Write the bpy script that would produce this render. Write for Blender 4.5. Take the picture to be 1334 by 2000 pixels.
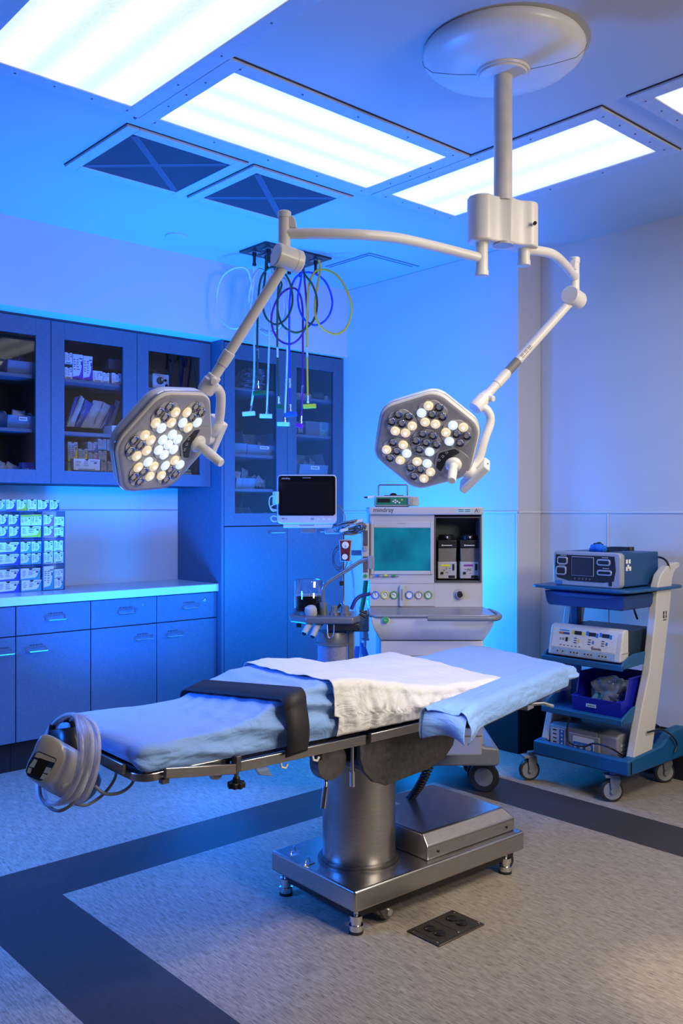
import bpy, bmesh, math, random
from mathutils import Vector, Matrix, noise
random.seed(7)
for o in list(bpy.data.objects): bpy.data.objects.remove(o)
S = bpy.context.scene
COL = S.collection
PI = math.pi

# ------------------------------------------------------------ camera
YAW = 0.7341; FPX = 1749.0; CY = 997.6; CX = 667.0; EYE = 1.4
cam = bpy.data.cameras.new('camera'); camo = bpy.data.objects.new('camera', cam); COL.objects.link(camo)
camo.location = (0, 0, EYE); camo.rotation_euler = (PI/2, 0, -YAW)
cam.sensor_fit = 'VERTICAL'; cam.sensor_height = 36; cam.sensor_width = 24.012
cam.lens = FPX/2000*36; cam.shift_y = (CY-1000)/2000; cam.clip_start = 0.02
S.camera = camo
# ------------------------------------------------------------ exposure
S.view_settings.view_transform = 'Standard'; S.view_settings.look = 'None'
S.view_settings.gamma = 1; S.view_settings.use_curve_mapping = False
S.view_settings.exposure = 0.0
# ------------------------------------------------------------ world
w = bpy.data.worlds.new('world'); S.world = w; w.use_nodes = True
w.node_tree.nodes['Background'].inputs[0].default_value = (0.02, 0.03, 0.06, 1)
w.node_tree.nodes['Background'].inputs[1].default_value = 0.3
# ------------------------------------------------------------ lamps
BLUE = (0.0, 0.175, 1.0); CYAN = (0.0, 0.25, 1.0)
def lamp(kind, loc, power, col, size=0.3, aim=None, spot=None, sizey=None, blend=0.5, spread=None):
    l = bpy.data.lights.new('lamp', kind); l.energy = power; l.color = col
    o = bpy.data.objects.new('lamp', l); COL.objects.link(o); o.location = loc
    if kind == 'AREA':
        l.size = size
        if sizey: l.shape = 'RECTANGLE'; l.size_y = sizey
        if spread: l.spread = spread
    else: l.shadow_soft_size = size
    if spot: l.spot_size = spot; l.spot_blend = blend
    if aim is not None:
        d = Vector(aim)-Vector(loc); o.rotation_euler = d.to_track_quat('-Z', 'Y').to_euler()
    return o
# blue uplight on the floor behind the operating table
lamp('AREA', (2.25, 3.75, 0.22), 120, BLUE, 0.6, aim=(2.9, 4.2, 2.8), spread=2.2)
lamp('POINT', (2.45, 3.65, 0.32), 16, BLUE, 0.25)
# blue lamp standing behind the anaesthesia machine
lamp('POINT', (3.70, 3.75, 0.95), 60, CYAN, 0.15)
lamp('POINT', (3.62, 3.40, 0.22), 10, CYAN, 0.08)
# blue flood out of view at the left
lamp('AREA', (0.0, 3.5, 1.7), 84, (0.02, 0.19, 1.0), 0.6, aim=(1.7, 4.0, 0.1), spread=2.2)
# warm fill lamps added out of view at the right to brighten the room
lamp('AREA', (2.5, -1.3, 2.3), 40, (1.0, 0.86, 0.70), 1.1, aim=(3.1, 2.2, 0.9), sizey=0.6, spread=2.6)
lamp('AREA', (3.0, 0.2, 2.8), 26, (1.0, 0.86, 0.70), 1.1, aim=(3.3, 1.6, 0.0), sizey=0.6, spread=2.2)
# unseen spots added to brighten the drape end, the table and the floor
lamp('SPOT', (1.2, 0.6, 2.85), 120, (1.0, 0.96, 0.90), 0.04, aim=(2.155, 1.87, 0.74), spot=0.12, blend=0.8)
lamp('SPOT', (2.0, 1.0, 2.85), 90, (1.0, 0.94, 0.86), 0.12, aim=(2.05, 2.3, 0.8), spot=1.05, blend=1.0)
lamp('SPOT', (3.0, 0.6, 2.85), 190, (1.0, 0.84, 0.62), 0.05, aim=(2.57, 1.19, 0.0), spot=0.26, blend=0.9)

# ------------------------------------------------------------ measuring
def at(px, py, x=None, y=None, z=None, d=None):
    f = Vector((math.sin(YAW), math.cos(YAW), 0)); r = Vector((math.cos(YAW), -math.sin(YAW), 0))
    v = f + r*((px-CX)/FPX) - Vector((0, 0, 1))*((py-CY)/FPX)
    t = x/v.x if x is not None else y/v.y if y is not None else (z-EYE)/v.z if z is not None else d
    return Vector((0, 0, EYE)) + v*t
H = 2.935

# ------------------------------------------------------------ materials
MATS = {}
def mat(name, col, rough=0.5, metal=0.0, emit=None, es=1.0, bump=0.0, scale=60, var=0.06, trans=0, alpha=1, coat=0, spec=0.5, ior=1.45, sheen=0, stretch=None, ecol=None):
    if name in MATS: return MATS[name]
    m = bpy.data.materials.new(name); m.use_nodes = True; nt = m.node_tree; N = nt.nodes; L = nt.links
    p = N['Principled BSDF']
    p.inputs['Roughness'].default_value = rough; p.inputs['Metallic'].default_value = metal
    p.inputs['Specular IOR Level'].default_value = spec; p.inputs['IOR'].default_value = ior
    p.inputs['Transmission Weight'].default_value = trans; p.inputs['Alpha'].default_value = alpha
    p.inputs['Coat Weight'].default_value = coat; p.inputs['Sheen Weight'].default_value = sheen
    tc = N.new('ShaderNodeTexCoord'); mp = N.new('ShaderNodeMapping'); L.new(tc.outputs['Object'], mp.inputs[0])
    if stretch: mp.inputs['Scale'].default_value = stretch
    nz = N.new('ShaderNodeTexNoise'); nz.inputs['Scale'].default_value = scale; nz.inputs['Detail'].default_value = 4
    L.new(mp.outputs[0], nz.inputs['Vector'])
    rp = N.new('ShaderNodeValToRGB')
    c = Vector(col)
    rp.color_ramp.elements[0].position = 0.3; rp.color_ramp.elements[1].position = 0.7
    rp.color_ramp.elements[0].color = (*(c*(1-var)), 1); rp.color_ramp.elements[1].color = (*[min(1, q) for q in c*(1+var)], 1)
    L.new(nz.outputs['Fac'], rp.inputs[0]); L.new(rp.outputs[0], p.inputs['Base Color'])
    if bump:
        b = N.new('ShaderNodeBump'); b.inputs['Strength'].default_value = bump; b.inputs['Distance'].default_value = 0.002
        L.new(nz.outputs['Fac'], b.inputs['Height']); L.new(b.outputs[0], p.inputs['Normal'])
    if emit:
        p.inputs['Emission Color'].default_value = (*emit, 1); p.inputs['Emission Strength'].default_value = es
    MATS[name] = m; return m

def nodes(m): return m.node_tree.nodes, m.node_tree.links, m.node_tree.nodes['Principled BSDF']

def weave_mat(name, col, sc=260, rough=0.45, depth=0.25):
    m = mat(name, col, rough, var=0.0); N, L, p = nodes(m)
    tc = N.new('ShaderNodeTexCoord'); rs = []
    for st in ((sc*1.0, sc*1.0, sc*0.08), (sc*0.08, sc*0.08, sc*1.0)):
        mp = N.new('ShaderNodeMapping'); mp.inputs['Scale'].default_value = st; L.new(tc.outputs['Object'], mp.inputs[0])
        n = N.new('ShaderNodeTexNoise'); n.inputs['Scale'].default_value = 1.0; n.inputs['Detail'].default_value = 2
        L.new(mp.outputs[0], n.inputs['Vector']); rs.append(n)
    mx = N.new('ShaderNodeMath'); mx.operation = 'ADD'; L.new(rs[0].outputs['Fac'], mx.inputs[0]); L.new(rs[1].outputs['Fac'], mx.inputs[1])
    rp = N.new('ShaderNodeValToRGB'); c = Vector(col)
    rp.color_ramp.elements[0].position = 0.38; rp.color_ramp.elements[1].position = 0.62
    rp.color_ramp.elements[0].color = (*(c*(1-depth)), 1); rp.color_ramp.elements[1].color = (*(c*(1+depth)), 1)
    hf = N.new('ShaderNodeMath'); hf.operation = 'MULTIPLY'; hf.inputs[1].default_value = 0.5
    L.new(mx.outputs[0], hf.inputs[0]); L.new(hf.outputs[0], rp.inputs[0]); L.new(rp.outputs[0], p.inputs['Base Color'])
    return m

def floor_mat():
    m = mat('vinyl_floor', (0.3, 0.27, 0.23), 0.58, var=0, spec=.35); N, L, p = nodes(m)
    g = N.new('ShaderNodeNewGeometry'); sp = N.new('ShaderNodeSeparateXYZ'); L.new(g.outputs['Position'], sp.inputs[0])
    def mth(op, a, b=None):
        n = N.new('ShaderNodeMath'); n.operation = op
        for i, v in enumerate((a, b)):
            if v is None: continue
            if isinstance(v, (int, float)): n.inputs[i].default_value = v
            else: L.new(v, n.inputs[i])
        return n.outputs[0]
    x, y = sp.outputs[0], sp.outputs[1]
    def inside(x0, x1, y0, y1):
        a = mth('MULTIPLY', mth('GREATER_THAN', x, x0), mth('LESS_THAN', x, x1))
        b = mth('MULTIPLY', mth('GREATER_THAN', y, y0), mth('LESS_THAN', y, y1))
        return mth('MULTIPLY', a, b)
    out = inside(1.115, 3.765, -3.0, 3.42); inn = inside(1.433, 3.448, -3.0, 3.108)
    strip = mth('SUBTRACT', out, inn)
    mp = N.new('ShaderNodeMapping'); mp.inputs['Rotation'].default_value = (0, 0, 0.0); mp.inputs['Scale'].default_value = (190, 14, 1)
    L.new(g.outputs['Position'], mp.inputs[0])
    n1 = N.new('ShaderNodeTexNoise'); n1.inputs['Scale'].default_value = 1; n1.inputs['Detail'].default_value = 6; n1.inputs['Roughness'].default_value = 0.7
    L.new(mp.outputs[0], n1.inputs['Vector'])
    mp2 = N.new('ShaderNodeMapping'); mp2.inputs['Scale'].default_value = (420, 30, 1); L.new(g.outputs['Position'], mp2.inputs[0])
    n2 = N.new('ShaderNodeTexNoise'); n2.inputs['Scale'].default_value = 1; n2.inputs['Detail'].default_value = 3
    L.new(mp2.outputs[0], n2.inputs['Vector'])
    r1 = N.new('ShaderNodeValToRGB'); e = r1.color_ramp.elements
    e[0].position = 0.33; e[0].color = (0.185, 0.155, 0.122, 1); e[1].position = 0.62; e[1].color = (0.38, 0.335, 0.275, 1)
    L.new(n1.outputs['Fac'], r1.inputs[0])
    r2 = N.new('ShaderNodeValToRGB'); e = r2.color_ramp.elements
    e[0].position = 0.33; e[0].color = (0.25, 0.23, 0.21, 1); e[1].position = 0.46; e[1].color = (1, 1, 1, 1)
    L.new(n2.outputs['Fac'], r2.inputs[0])
    mu = N.new('ShaderNodeMix'); mu.data_type = 'RGBA'; mu.blend_type = 'MULTIPLY'; mu.inputs[0].default_value = 0.75
    L.new(r1.outputs[0], mu.inputs[6]); L.new(r2.outputs[0], mu.inputs[7])
    r3 = N.new('ShaderNodeValToRGB'); e = r3.color_ramp.elements
    e[0].position = 0.3; e[0].color = (0.030, 0.027, 0.026, 1); e[1].position = 0.7; e[1].color = (0.052, 0.047, 0.044, 1)
    L.new(n1.outputs['Fac'], r3.inputs[0])
    mx = N.new('ShaderNodeMix'); mx.data_type = 'RGBA'; L.new(strip, mx.inputs[0]); L.new(mu.outputs[2], mx.inputs[6]); L.new(r3.outputs[0], mx.inputs[7])
    L.new(mx.outputs[2], p.inputs['Base Color'])
    b = N.new('ShaderNodeBump'); b.inputs['Strength'].default_value = 0.12; b.inputs['Distance'].default_value = 0.001
    L.new(n1.outputs['Fac'], b.inputs['Height']); L.new(b.outputs[0], p.inputs['Normal'])
    return m

def diffuser_mat(name, axis, k, off, bright):
    m = mat(name, (0.9, 0.9, 0.9), 0.5, var=0); N, L, p = nodes(m)
    tc = N.new('ShaderNodeTexCoord'); sp = N.new('ShaderNodeSeparateXYZ'); L.new(tc.outputs['Object'], sp.inputs[0])
    a = N.new('ShaderNodeMath'); a.operation = 'MULTIPLY_ADD'; a.inputs[1].default_value = k; a.inputs[2].default_value = off
    L.new(sp.outputs[axis], a.inputs[0])
    c = N.new('ShaderNodeMath'); c.operation = 'COSINE'; L.new(a.outputs[0], c.inputs[0])
    vo = N.new('ShaderNodeTexVoronoi'); vo.inputs['Scale'].default_value = 95; L.new(tc.outputs['Object'], vo.inputs['Vector'])
    mr = N.new('ShaderNodeMapRange'); mr.inputs['From Min'].default_value = -1; mr.inputs['To Min'].default_value = 0.68*bright; mr.inputs['To Max'].default_value = 1.20*bright
    L.new(c.outputs[0], mr.inputs[0])
    s = N.new('ShaderNodeMath'); s.operation = 'MULTIPLY_ADD'; s.inputs[1].default_value = -0.22; s.inputs[2].default_value = 1.08
    L.new(vo.outputs['Distance'], s.inputs[0])
    q = N.new('ShaderNodeMath'); q.operation = 'MULTIPLY'; L.new(mr.outputs[0], q.inputs[0]); L.new(s.outputs[0], q.inputs[1])
    p.inputs['Emission Color'].default_value = (1, 0.985, 0.96, 1); L.new(q.outputs[0], p.inputs['Emission Strength'])
    return m

M_WALL = lambda: mat('wall_paint', (0.55, 0.55, 0.545), 0.55, bump=0.05, scale=300, var=0.02)
M_CEIL = lambda: mat('ceiling_paint', (0.50, 0.50, 0.50), 0.6, bump=0.05, scale=250, var=0.02)
M_LAM = lambda: weave_mat('laminate_blue_grey', (0.062, 0.098, 0.150), sc=420, depth=.18)
M_LAMT = lambda: mat('worktop_laminate', (0.55, 0.57, 0.60), 0.25, scale=400, var=0.05)
M_DARK = lambda: mat('dark_rubber', (0.02, 0.02, 0.022), 0.45, scale=80)
M_STEEL = lambda: mat('brushed_steel', (0.46, 0.45, 0.44), 0.30, 1.0, scale=20, var=0.10, bump=0.03, stretch=(1, 1, 14))
M_STEELD = lambda: mat('dark_worn_steel', (0.22, 0.215, 0.21), 0.42, 1.0, scale=30, var=0.2, bump=0.05)
M_CHROME = lambda: mat('chrome', (0.75, 0.76, 0.78), 0.12, 1.0, var=0.02)
M_WHITE = lambda: mat('white_enamel', (0.72, 0.71, 0.69), 0.32, scale=12, var=0.03)
M_WPLAS = lambda: mat('white_plastic', (0.62, 0.62, 0.61), 0.4, scale=15, var=0.03)
M_GPLAS = lambda: mat('grey_plastic', (0.24, 0.25, 0.27), 0.45, scale=30)
M_BPLAS = lambda: mat('black_plastic', (0.012, 0.012, 0.014), 0.35)
M_INK = lambda: mat('printed_ink', (0.03, 0.03, 0.04), 0.6)
M_PAPER = lambda: mat('white_card', (0.78, 0.80, 0.82), 0.55, scale=90, var=0.02)

def glass_mat(name='clear_glass', tint=(1, 1, 1), alpha_t=0.92, rough=0.02):
    if name in MATS: return MATS[name]
    m = bpy.data.materials.new(name); m.use_nodes = True; N = m.node_tree.nodes; L = m.node_tree.links
    N.remove(N['Principled BSDF'])
    t = N.new('ShaderNodeBsdfTransparent'); t.inputs[0].default_value = (*tint, 1)
    g = N.new('ShaderNodeBsdfGlossy'); g.inputs['Roughness'].default_value = rough
    fr = N.new('ShaderNodeFresnel'); fr.inputs[0].default_value = 1.45
    nz = N.new('ShaderNodeTexNoise'); nz.inputs['Scale'].default_value = 6
    a = N.new('ShaderNodeMath'); a.operation = 'MULTIPLY_ADD'; a.inputs[1].default_value = 0.55; a.inputs[2].default_value = 1-alpha_t
    L.new(fr.outputs[0], a.inputs[0])
    a2 = N.new('ShaderNodeMath'); a2.operation = 'MULTIPLY_ADD'; a2.inputs[1].default_value = 0.02; L.new(nz.outputs['Fac'], a2.inputs[0]); L.new(a.outputs[0], a2.inputs[2])
    mx = N.new('ShaderNodeMixShader'); L.new(a2.outputs[0], mx.inputs[0]); L.new(t.outputs[0], mx.inputs[1]); L.new(g.outputs[0], mx.inputs[2])
    L.new(mx.outputs[0], N['Material Output'].inputs[0]); MATS[name] = m; return m

# ------------------------------------------------------------ mesh helpers
def new(): return bmesh.new()
def box(bm, x0, x1, y0, y1, z0, z1, M=None):
    vs = [bm.verts.new((x, y, z)) for x in (x0, x1) for y in (y0, y1) for z in (z0, z1)]
    for f in ((0, 1, 3, 2), (4, 6, 7, 5), (0, 4, 5, 1), (2, 3, 7, 6), (0, 2, 6, 4), (1, 5, 7, 3)): bm.faces.new([vs[i] for i in f])
    if M is not None: bmesh.ops.transform(bm, matrix=M, verts=vs)
    return vs
def prism(bm, pts, axis, a0, a1, M=None):
    """closed outline pts (u,v) extruded along axis: 'x'->(a,u,v) 'y'->(u,a,v) 'z'->(u,v,a)"""
    def mk(u, v, a): return (a, u, v) if axis == 'x' else (u, a, v) if axis == 'y' else (u, v, a)
    A = [bm.verts.new(mk(u, v, a0)) for u, v in pts]; B = [bm.verts.new(mk(u, v, a1)) for u, v in pts]
    n = len(pts); bm.faces.new(A[::-1]); bm.faces.new(B)
    for i in range(n): bm.faces.new((A[i], A[(i+1) % n], B[(i+1) % n], B[i]))
    if M is not None: bmesh.ops.transform(bm, matrix=M, verts=A+B)
    return A+B
def rrect(x0, x1, y0, y1, r, n=5):
    out = []
    for cx, cy, a in ((x1-r, y1-r, 0), (x0+r, y1-r, 90), (x0+r, y0+r, 180), (x1-r, y0+r, 270)):
        for i in range(n+1):
            t = math.radians(a+90*i/n); out.append((cx+r*math.cos(t), cy+r*math.sin(t)))
    return out
def circ(cx, cy, r, n=24): return [(cx+r*math.cos(2*PI*i/n), cy+r*math.sin(2*PI*i/n)) for i in range(n)]
def frame_box(bm, o, i, y0, y1):
    """rectangular frame in xz with hole; o,i=(x0,x1,z0,z1)"""
    box(bm, o[0], i[0], y0, y1, o[2], o[3]); box(bm, i[1], o[1], y0, y1, o[2], o[3])
    box(bm, i[0], i[1], y0, y1, o[2], i[2]); box(bm, i[0], i[1], y0, y1, i[3], o[3])
def smooth_path(pts, k=6, closed=False):
    P = [Vector(p) for p in pts]; n = len(P); out = []
    rng = range(n if closed else n-1)
    for i in rng:
        p0 = P[(i-1) % n] if closed or i > 0 else P[0]*2-P[1]; p1 = P[i]; p2 = P[(i+1) % n]
        p3 = P[(i+2) % n] if closed or i+2 < n else P[-1]*2-P[-2]
        for j in range(k):
            t = j/k; out.append(0.5*((2*p1)+(p2-p0)*t+(2*p0-5*p1+4*p2-p3)*t*t+(3*p1-p0-3*p2+p3)*t**3))
    if not closed: out.append(P[-1])
    return out
def tube(bm, pts, r, n=10, closed=False, caps=True, smooth=0):
    P = smooth_path(pts, smooth, closed) if smooth else [Vector(p) for p in pts]
    m = len(P); rr = r if isinstance(r, (list, tuple)) else [r]*m
    if isinstance(r, (list, tuple)) and len(r) != m:
        rr = [r[0]+(r[-1]-r[0])*i/(m-1) if len(r) == 2 else r[min(len(r)-1, int(i*len(r)/m))] for i in range(m)]
    T = []
    for i in range(m):
        a = P[(i-1) % m] if (closed or i > 0) else P[i]; b = P[(i+1) % m] if (closed or i < m-1) else P[i]
        d = (b-a); T.append(d.normalized() if d.length > 1e-9 else Vector((0, 0, 1)))
    u = T[0].orthogonal().normalized(); rings = []
    for i in range(m):
        if i: u = (u - T[i]*u.dot(T[i])); u = u.normalized() if u.length > 1e-6 else T[i].orthogonal().normalized()
        v = T[i].cross(u)
        rings.append([bm.verts.new(P[i]+(u*math.cos(2*PI*j/n)+v*math.sin(2*PI*j/n))*rr[i]) for j in range(n)])
    for i in range(m if closed else m-1):
        A, B = rings[i], rings[(i+1) % m]
        for j in range(n): bm.faces.new((A[j], A[(j+1) % n], B[(j+1) % n], B[j]))
    if caps and not closed: bm.faces.new(rings[0][::-1]); bm.faces.new(rings[-1])
    return rings
def lathe(bm, prof, origin=(0, 0, 0), axis=(0, 0, 1), n=32, cap=True):
    """prof: list of (radius, height along axis)"""
    ax = Vector(axis).normalized(); u = ax.orthogonal().normalized(); v = ax.cross(u); o = Vector(origin); R = []
    for r, h in prof:
        R.append([bm.verts.new(o+ax*h+(u*math.cos(2*PI*j/n)+v*math.sin(2*PI*j/n))*max(r, 1e-5)) for j in range(n)])
    for A, B in zip(R, R[1:]):
        for j in range(n): bm.faces.new((A[j], A[(j+1) % n], B[(j+1) % n], B[j]))
    if cap: bm.faces.new(R[0][::-1]); bm.faces.new(R[-1])
    return R
def grid(bm, nu, nv, fn, thick=0):
    V = [[bm.verts.new(fn(i/nu, j/nv)) for j in range(nv+1)] for i in range(nu+1)]
    for i in range(nu):
        for j in range(nv): bm.faces.new((V[i][j], V[i+1][j], V[i+1][j+1], V[i][j+1]))
    return V
def prop(o, label=None, cat=None, group=None, kind=None):
    if label: o['label'] = label
    if cat: o['category'] = cat
    if group: o['group'] = group
    if kind: o['kind'] = kind
    return o
def obj(name, bm, m, parent=None, bevel=0, seg=2, smooth=True, angle=35, solid=0, sub=0):
    bmesh.ops.recalc_face_normals(bm, faces=bm.faces)
    me = bpy.data.meshes.new(name); bm.to_mesh(me); bm.free()
    for mm in (m if isinstance(m, (list, tuple)) else [m]): me.materials.append(mm)
    if smooth:
        me.polygons.foreach_set('use_smooth', [True]*len(me.polygons)); me.set_sharp_from_angle(angle=math.radians(angle))
    o = bpy.data.objects.new(name, me); COL.objects.link(o)
    if parent: o.parent = parent
    if solid: q = o.modifiers.new('s', 'SOLIDIFY'); q.thickness = solid; q.offset = 0
    if sub: q = o.modifiers.new('u', 'SUBSURF'); q.levels = sub; q.render_levels = sub
    if bevel: q = o.modifiers.new('b', 'BEVEL'); q.width = bevel; q.segments = seg; q.limit_method = 'ANGLE'; q.angle_limit = 0.6
    return o
def empty(name, loc, label, cat, rz=0, group=None, rot=None):
    o = bpy.data.objects.new(name, None); COL.objects.link(o); o.empty_display_size = 0.05
    o.location = loc; o.rotation_euler = rot if rot else (0, 0, rz)
    return prop(o, label, cat, group)
def struct(name, bm, m, **k): return prop(obj(name, bm, m, **k), kind='structure')
FONTS = {}
def text(s, size, M, m, parent, name='lettering', ext=0.0004):
    """flat lettering; M places the local xy plane (x right, y up)"""
    key = (s, size)
    if key not in FONTS:
        c = bpy.data.curves.new('t', 'FONT'); c.body = s; c.size = size; c.extrude = ext; c.align_x = 'LEFT'
        o = bpy.data.objects.new('t', c); COL.objects.link(o); bpy.context.view_layer.update()
        me = bpy.data.meshes.new_from_object(o.evaluated_get(bpy.context.evaluated_depsgraph_get()))
        bpy.data.objects.remove(o); FONTS[key] = me
    me = FONTS[key].copy(); me.materials.clear(); me.materials.append(m); me.transform(M)
    o = bpy.data.objects.new(name, me); COL.objects.link(o); o.parent = parent; return o
def copy_tree(o, parent=None):
    c = o.copy(); COL.objects.link(c)
    if parent: c.parent = parent
    for ch in list(o.children): copy_tree(ch, c)
    return c
FACE = Matrix(((1, 0, 0, 0), (0, 0, -1, 0), (0, 1, 0, 0), (0, 0, 0, 1)))      # text plane standing up, read from -y
FACEX = Matrix(((0, 0, -1, 0), (-1, 0, 0, 0), (0, 1, 0, 0), (0, 0, 0, 1)))    # text plane standing up, read from -x
# ============================================================ ROOM
YS, YT, YU, YB, YC, YW = 4.61, 4.64, 4.751, 4.686, 4.668, 5.15
XP, XC, YCH, XR = 3.18, 4.21, 3.147, 4.43
X0, Y0 = -1.6, -2.2
SB = 2.467
b = new(); box(b, X0-.1, XR+.1, Y0-.1, YW+.1, -0.1, 0); struct('floor', b, floor_mat(), smooth=False)
b = new(); box(b, X0-.1, XR+.1, Y0-.1, YW+.1, H, H+0.1); struct('ceiling', b, M_CEIL(), smooth=False)
b = new(); box(b, XR, XR+.1, Y0, YW, 0, H); struct('wall_right', b, M_WALL(), smooth=False)
b = new(); box(b, XC, XR, YCH, YW, 0, H); struct('wall_chase', b, M_WALL(), bevel=0.004)
b = new(); box(b, X0, XC, YS, YW, SB, H); struct('wall_left_bulkhead', b, M_WALL(), smooth=False)
b = new(); box(b, X0, XC, YW, YW+.1, 0, H); struct('wall_left', b, M_WALL(), smooth=False)
b = new(); box(b, X0-.1, XR, Y0-.1, Y0, 0, H); struct('wall_back', b, mat('wall_paint_dimmed', (.20, .20, .20), .6), smooth=False)  # unseen walls darkened in colour so the cabinet glass reflects a dim room
b = new(); box(b, X0-.1, X0, Y0, YW, 0, H); struct('wall_far_left', b, MATS['wall_paint_dimmed'], smooth=False)
# wall panel joints and rail
zr = 1.392
b = new(); box(b, XC-.006, XC, YCH-.006, YT, zr-.006, zr+.006); box(b, XC-.006, XR, YCH-.006, YCH, zr-.006, zr+.006); box(b, XR-.006, XR, Y0, YCH, zr-.006, zr+.006)
struct('trim_1', b, M_WPLAS(), bevel=0.002)
b = new()
for yy in (2.70,): box(b, XR-.004, XR, yy-.004, yy+.004, .26, zr)
for yy in (YCH+.01,): box(b, XC-.004, XC, yy-.004, yy+.004, .26, zr)
struct('trim_2', b, M_WPLAS(), bevel=0.001)
# dark coved base
def cove(pts):
    return pts
b = new(); box(b, XC-.008, XC, YCH-.008, YT, 0, .26); box(b, XC-.008, XR, YCH-.008, YCH, 0, .26); box(b, XR-.008, XR, Y0, YCH-.008, 0, .26)
struct('baseboard_right', b, mat('cove_base', (0.012, 0.012, 0.012), 0.6, spec=.25), bevel=0.003)

# ------------------------------------------------------------ ceiling fixtures
M_FRAME = mat('fixture_frame', (0.50, 0.52, 0.56), 0.4, scale=30)
def ceiling_light(x0, x1, y0, y1, axis, nband, label, wx=.07, wy=.07, bright=1.0):
    cx, cy = (x0+x1)/2, (y0+y1)/2; hx, hy = (x1-x0)/2, (y1-y0)/2
    t = empty('ceiling_light', (cx, cy, H), label, 'ceiling light', group='recessed ceiling light panels')
    b = new()
    for a in ((-hx-wx, -hx, -hy-wy, hy+wy), (hx, hx+wx, -hy-wy, hy+wy), (-hx, hx, -hy-wy, -hy), (-hx, hx, hy, hy+wy)): box(b, *a, -.012, 0)
    obj('frame', b, M_FRAME, t, bevel=.002)
    half = hx if axis == 0 else hy
    k = 2*PI*nband/(2*half); dm = diffuser_mat('prismatic_diffuser_%d_%d' % (axis, int(100*half)), axis, k, PI if nband % 2 == 0 else 0, bright)
    b = new(); box(b, -hx, hx, -hy, hy, -.007, -.001); obj('diffuser', b, dm, t, smooth=False)
    b = new(); lathe(b, [(.004, -.0145), (.004, -.0119)], n=8); s0 = obj('screw', b, M_STEELD(), t); pos = []
    for i in range(5):
        for s in (-1, 1):
            pos.append((-hx+2*hx*i/4, s*(hy+wy/2), 0))
            if 0 < i < 4: pos.append((s*(hx+wx/2), -hy+2*hy*i/4, 0))
    for i, p in enumerate(pos):
        q = s0 if i == 0 else s0.copy()
        if i: COL.objects.link(q)
        q.location = p
    b = new()
    for a in ((-hx-wx-.004, -hx-wx+.001, -hy-wy, hy+wy), (hx+wx-.001, hx+wx+.004, -hy-wy, hy+wy), (-hx-wx, hx+wx, -hy-wy-.004, -hy-wy+.001), (-hx-wx, hx+wx, hy+wy-.001, hy+wy+.004)): box(b, *a, -.004, 0)
    obj('gasket', b, M_DARK(), t)
    return t
ceiling_light(1.10, 1.676, 1.95, 3.04, 0, 3, 'brightest and nearest ceiling light panel, running out of the top left corner')
ceiling_light(1.81, 2.925, 2.563, 3.065, 1, 3, 'long ceiling light panel left of the lamp pole, beside the two air vents')
ceiling_light(3.07, 3.541, 1.927, 3.046, 0, 2, 'long ceiling light panel behind the lamp pole')
ceiling_light(3.07, 3.55, 0.55, 1.68, 0, 2, 'ceiling light panel cut off by the right edge of the picture')
ceiling_light(0.2, 0.72, -1.3, -0.1, 0, 2, 'ceiling light panel behind the camera')
M_VENT = mat('perforated_metal', (0.10, 0.12, 0.17), 0.5, scale=20)
def perf_mat():
    m = M_VENT; N, L, p = nodes(m)
    tc = N.new('ShaderNodeTexCoord'); vo = N.new('ShaderNodeTexVoronoi'); vo.inputs['Scale'].default_value = 110; vo.inputs['Randomness'].default_value = 0
    L.new(tc.outputs['Object'], vo.inputs['Vector'])
    r = N.new('ShaderNodeValToRGB'); e = r.color_ramp.elements; e[0].position = .30; e[0].color = (.008, .01, .014, 1); e[1].position = .36; e[1].color = (.055, .065, .085, 1)
    L.new(vo.outputs['Distance'], r.inputs[0]); L.new(r.outputs[0], p.inputs['Base Color'])
perf_mat()
def vent(x0, x1, y0, y1, label):
    cx, cy = (x0+x1)/2, (y0+y1)/2; hx, hy = (x1-x0)/2, (y1-y0)/2; wv = .055
    t = empty('ceiling_vent', (cx, cy, H), label, 'air vent', group='perforated ceiling air vents')
    b = new()
    for a in ((-hx, -hx+wv, -hy, hy), (hx-wv, hx, -hy, hy), (-hx+wv, hx-wv, -hy, -hy+wv), (-hx+wv, hx-wv, hy-wv, hy)): box(b, *a, -.014, 0)
    obj('frame', b, M_FRAME, t, bevel=.003)
    b = new(); box(b, -hx+wv, hx-wv, -hy+wv, hy-wv, -.010, -.006); obj('grille', b, M_VENT, t, smooth=False)
    b = new()
    for s in (-1, 1):
        L_ = math.hypot(hx-wv, hy-wv)*2*.94; Mx = Matrix.Rotation(s*math.atan2(hy-wv, hx-wv), 4, 'Z')
        box(b, -L_/2, L_/2, -.016, .016, -.0115-.0004*s, -.0098, Mx)
    obj('cross_brace', b, mat('vent_brace', (.085, .10, .14), .5), t)
    b = new()
    for a in ((-hx-.0025, -hx+.001, -hy, hy), (hx-.001, hx+.0025, -hy, hy), (-hx, hx, -hy-.0025, -hy+.001), (-hx, hx, hy-.001, hy+.0025)): box(b, *a, -.003, 0)
    obj('gasket', b, M_DARK(), t)
vent(1.745, 2.335, 3.20, 3.765, 'square perforated ceiling air vent farther left, near the cabinets')
vent(2.365, 2.965, 3.20, 3.745, 'square perforated ceiling air vent right beside the left lamp elbow')
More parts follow.
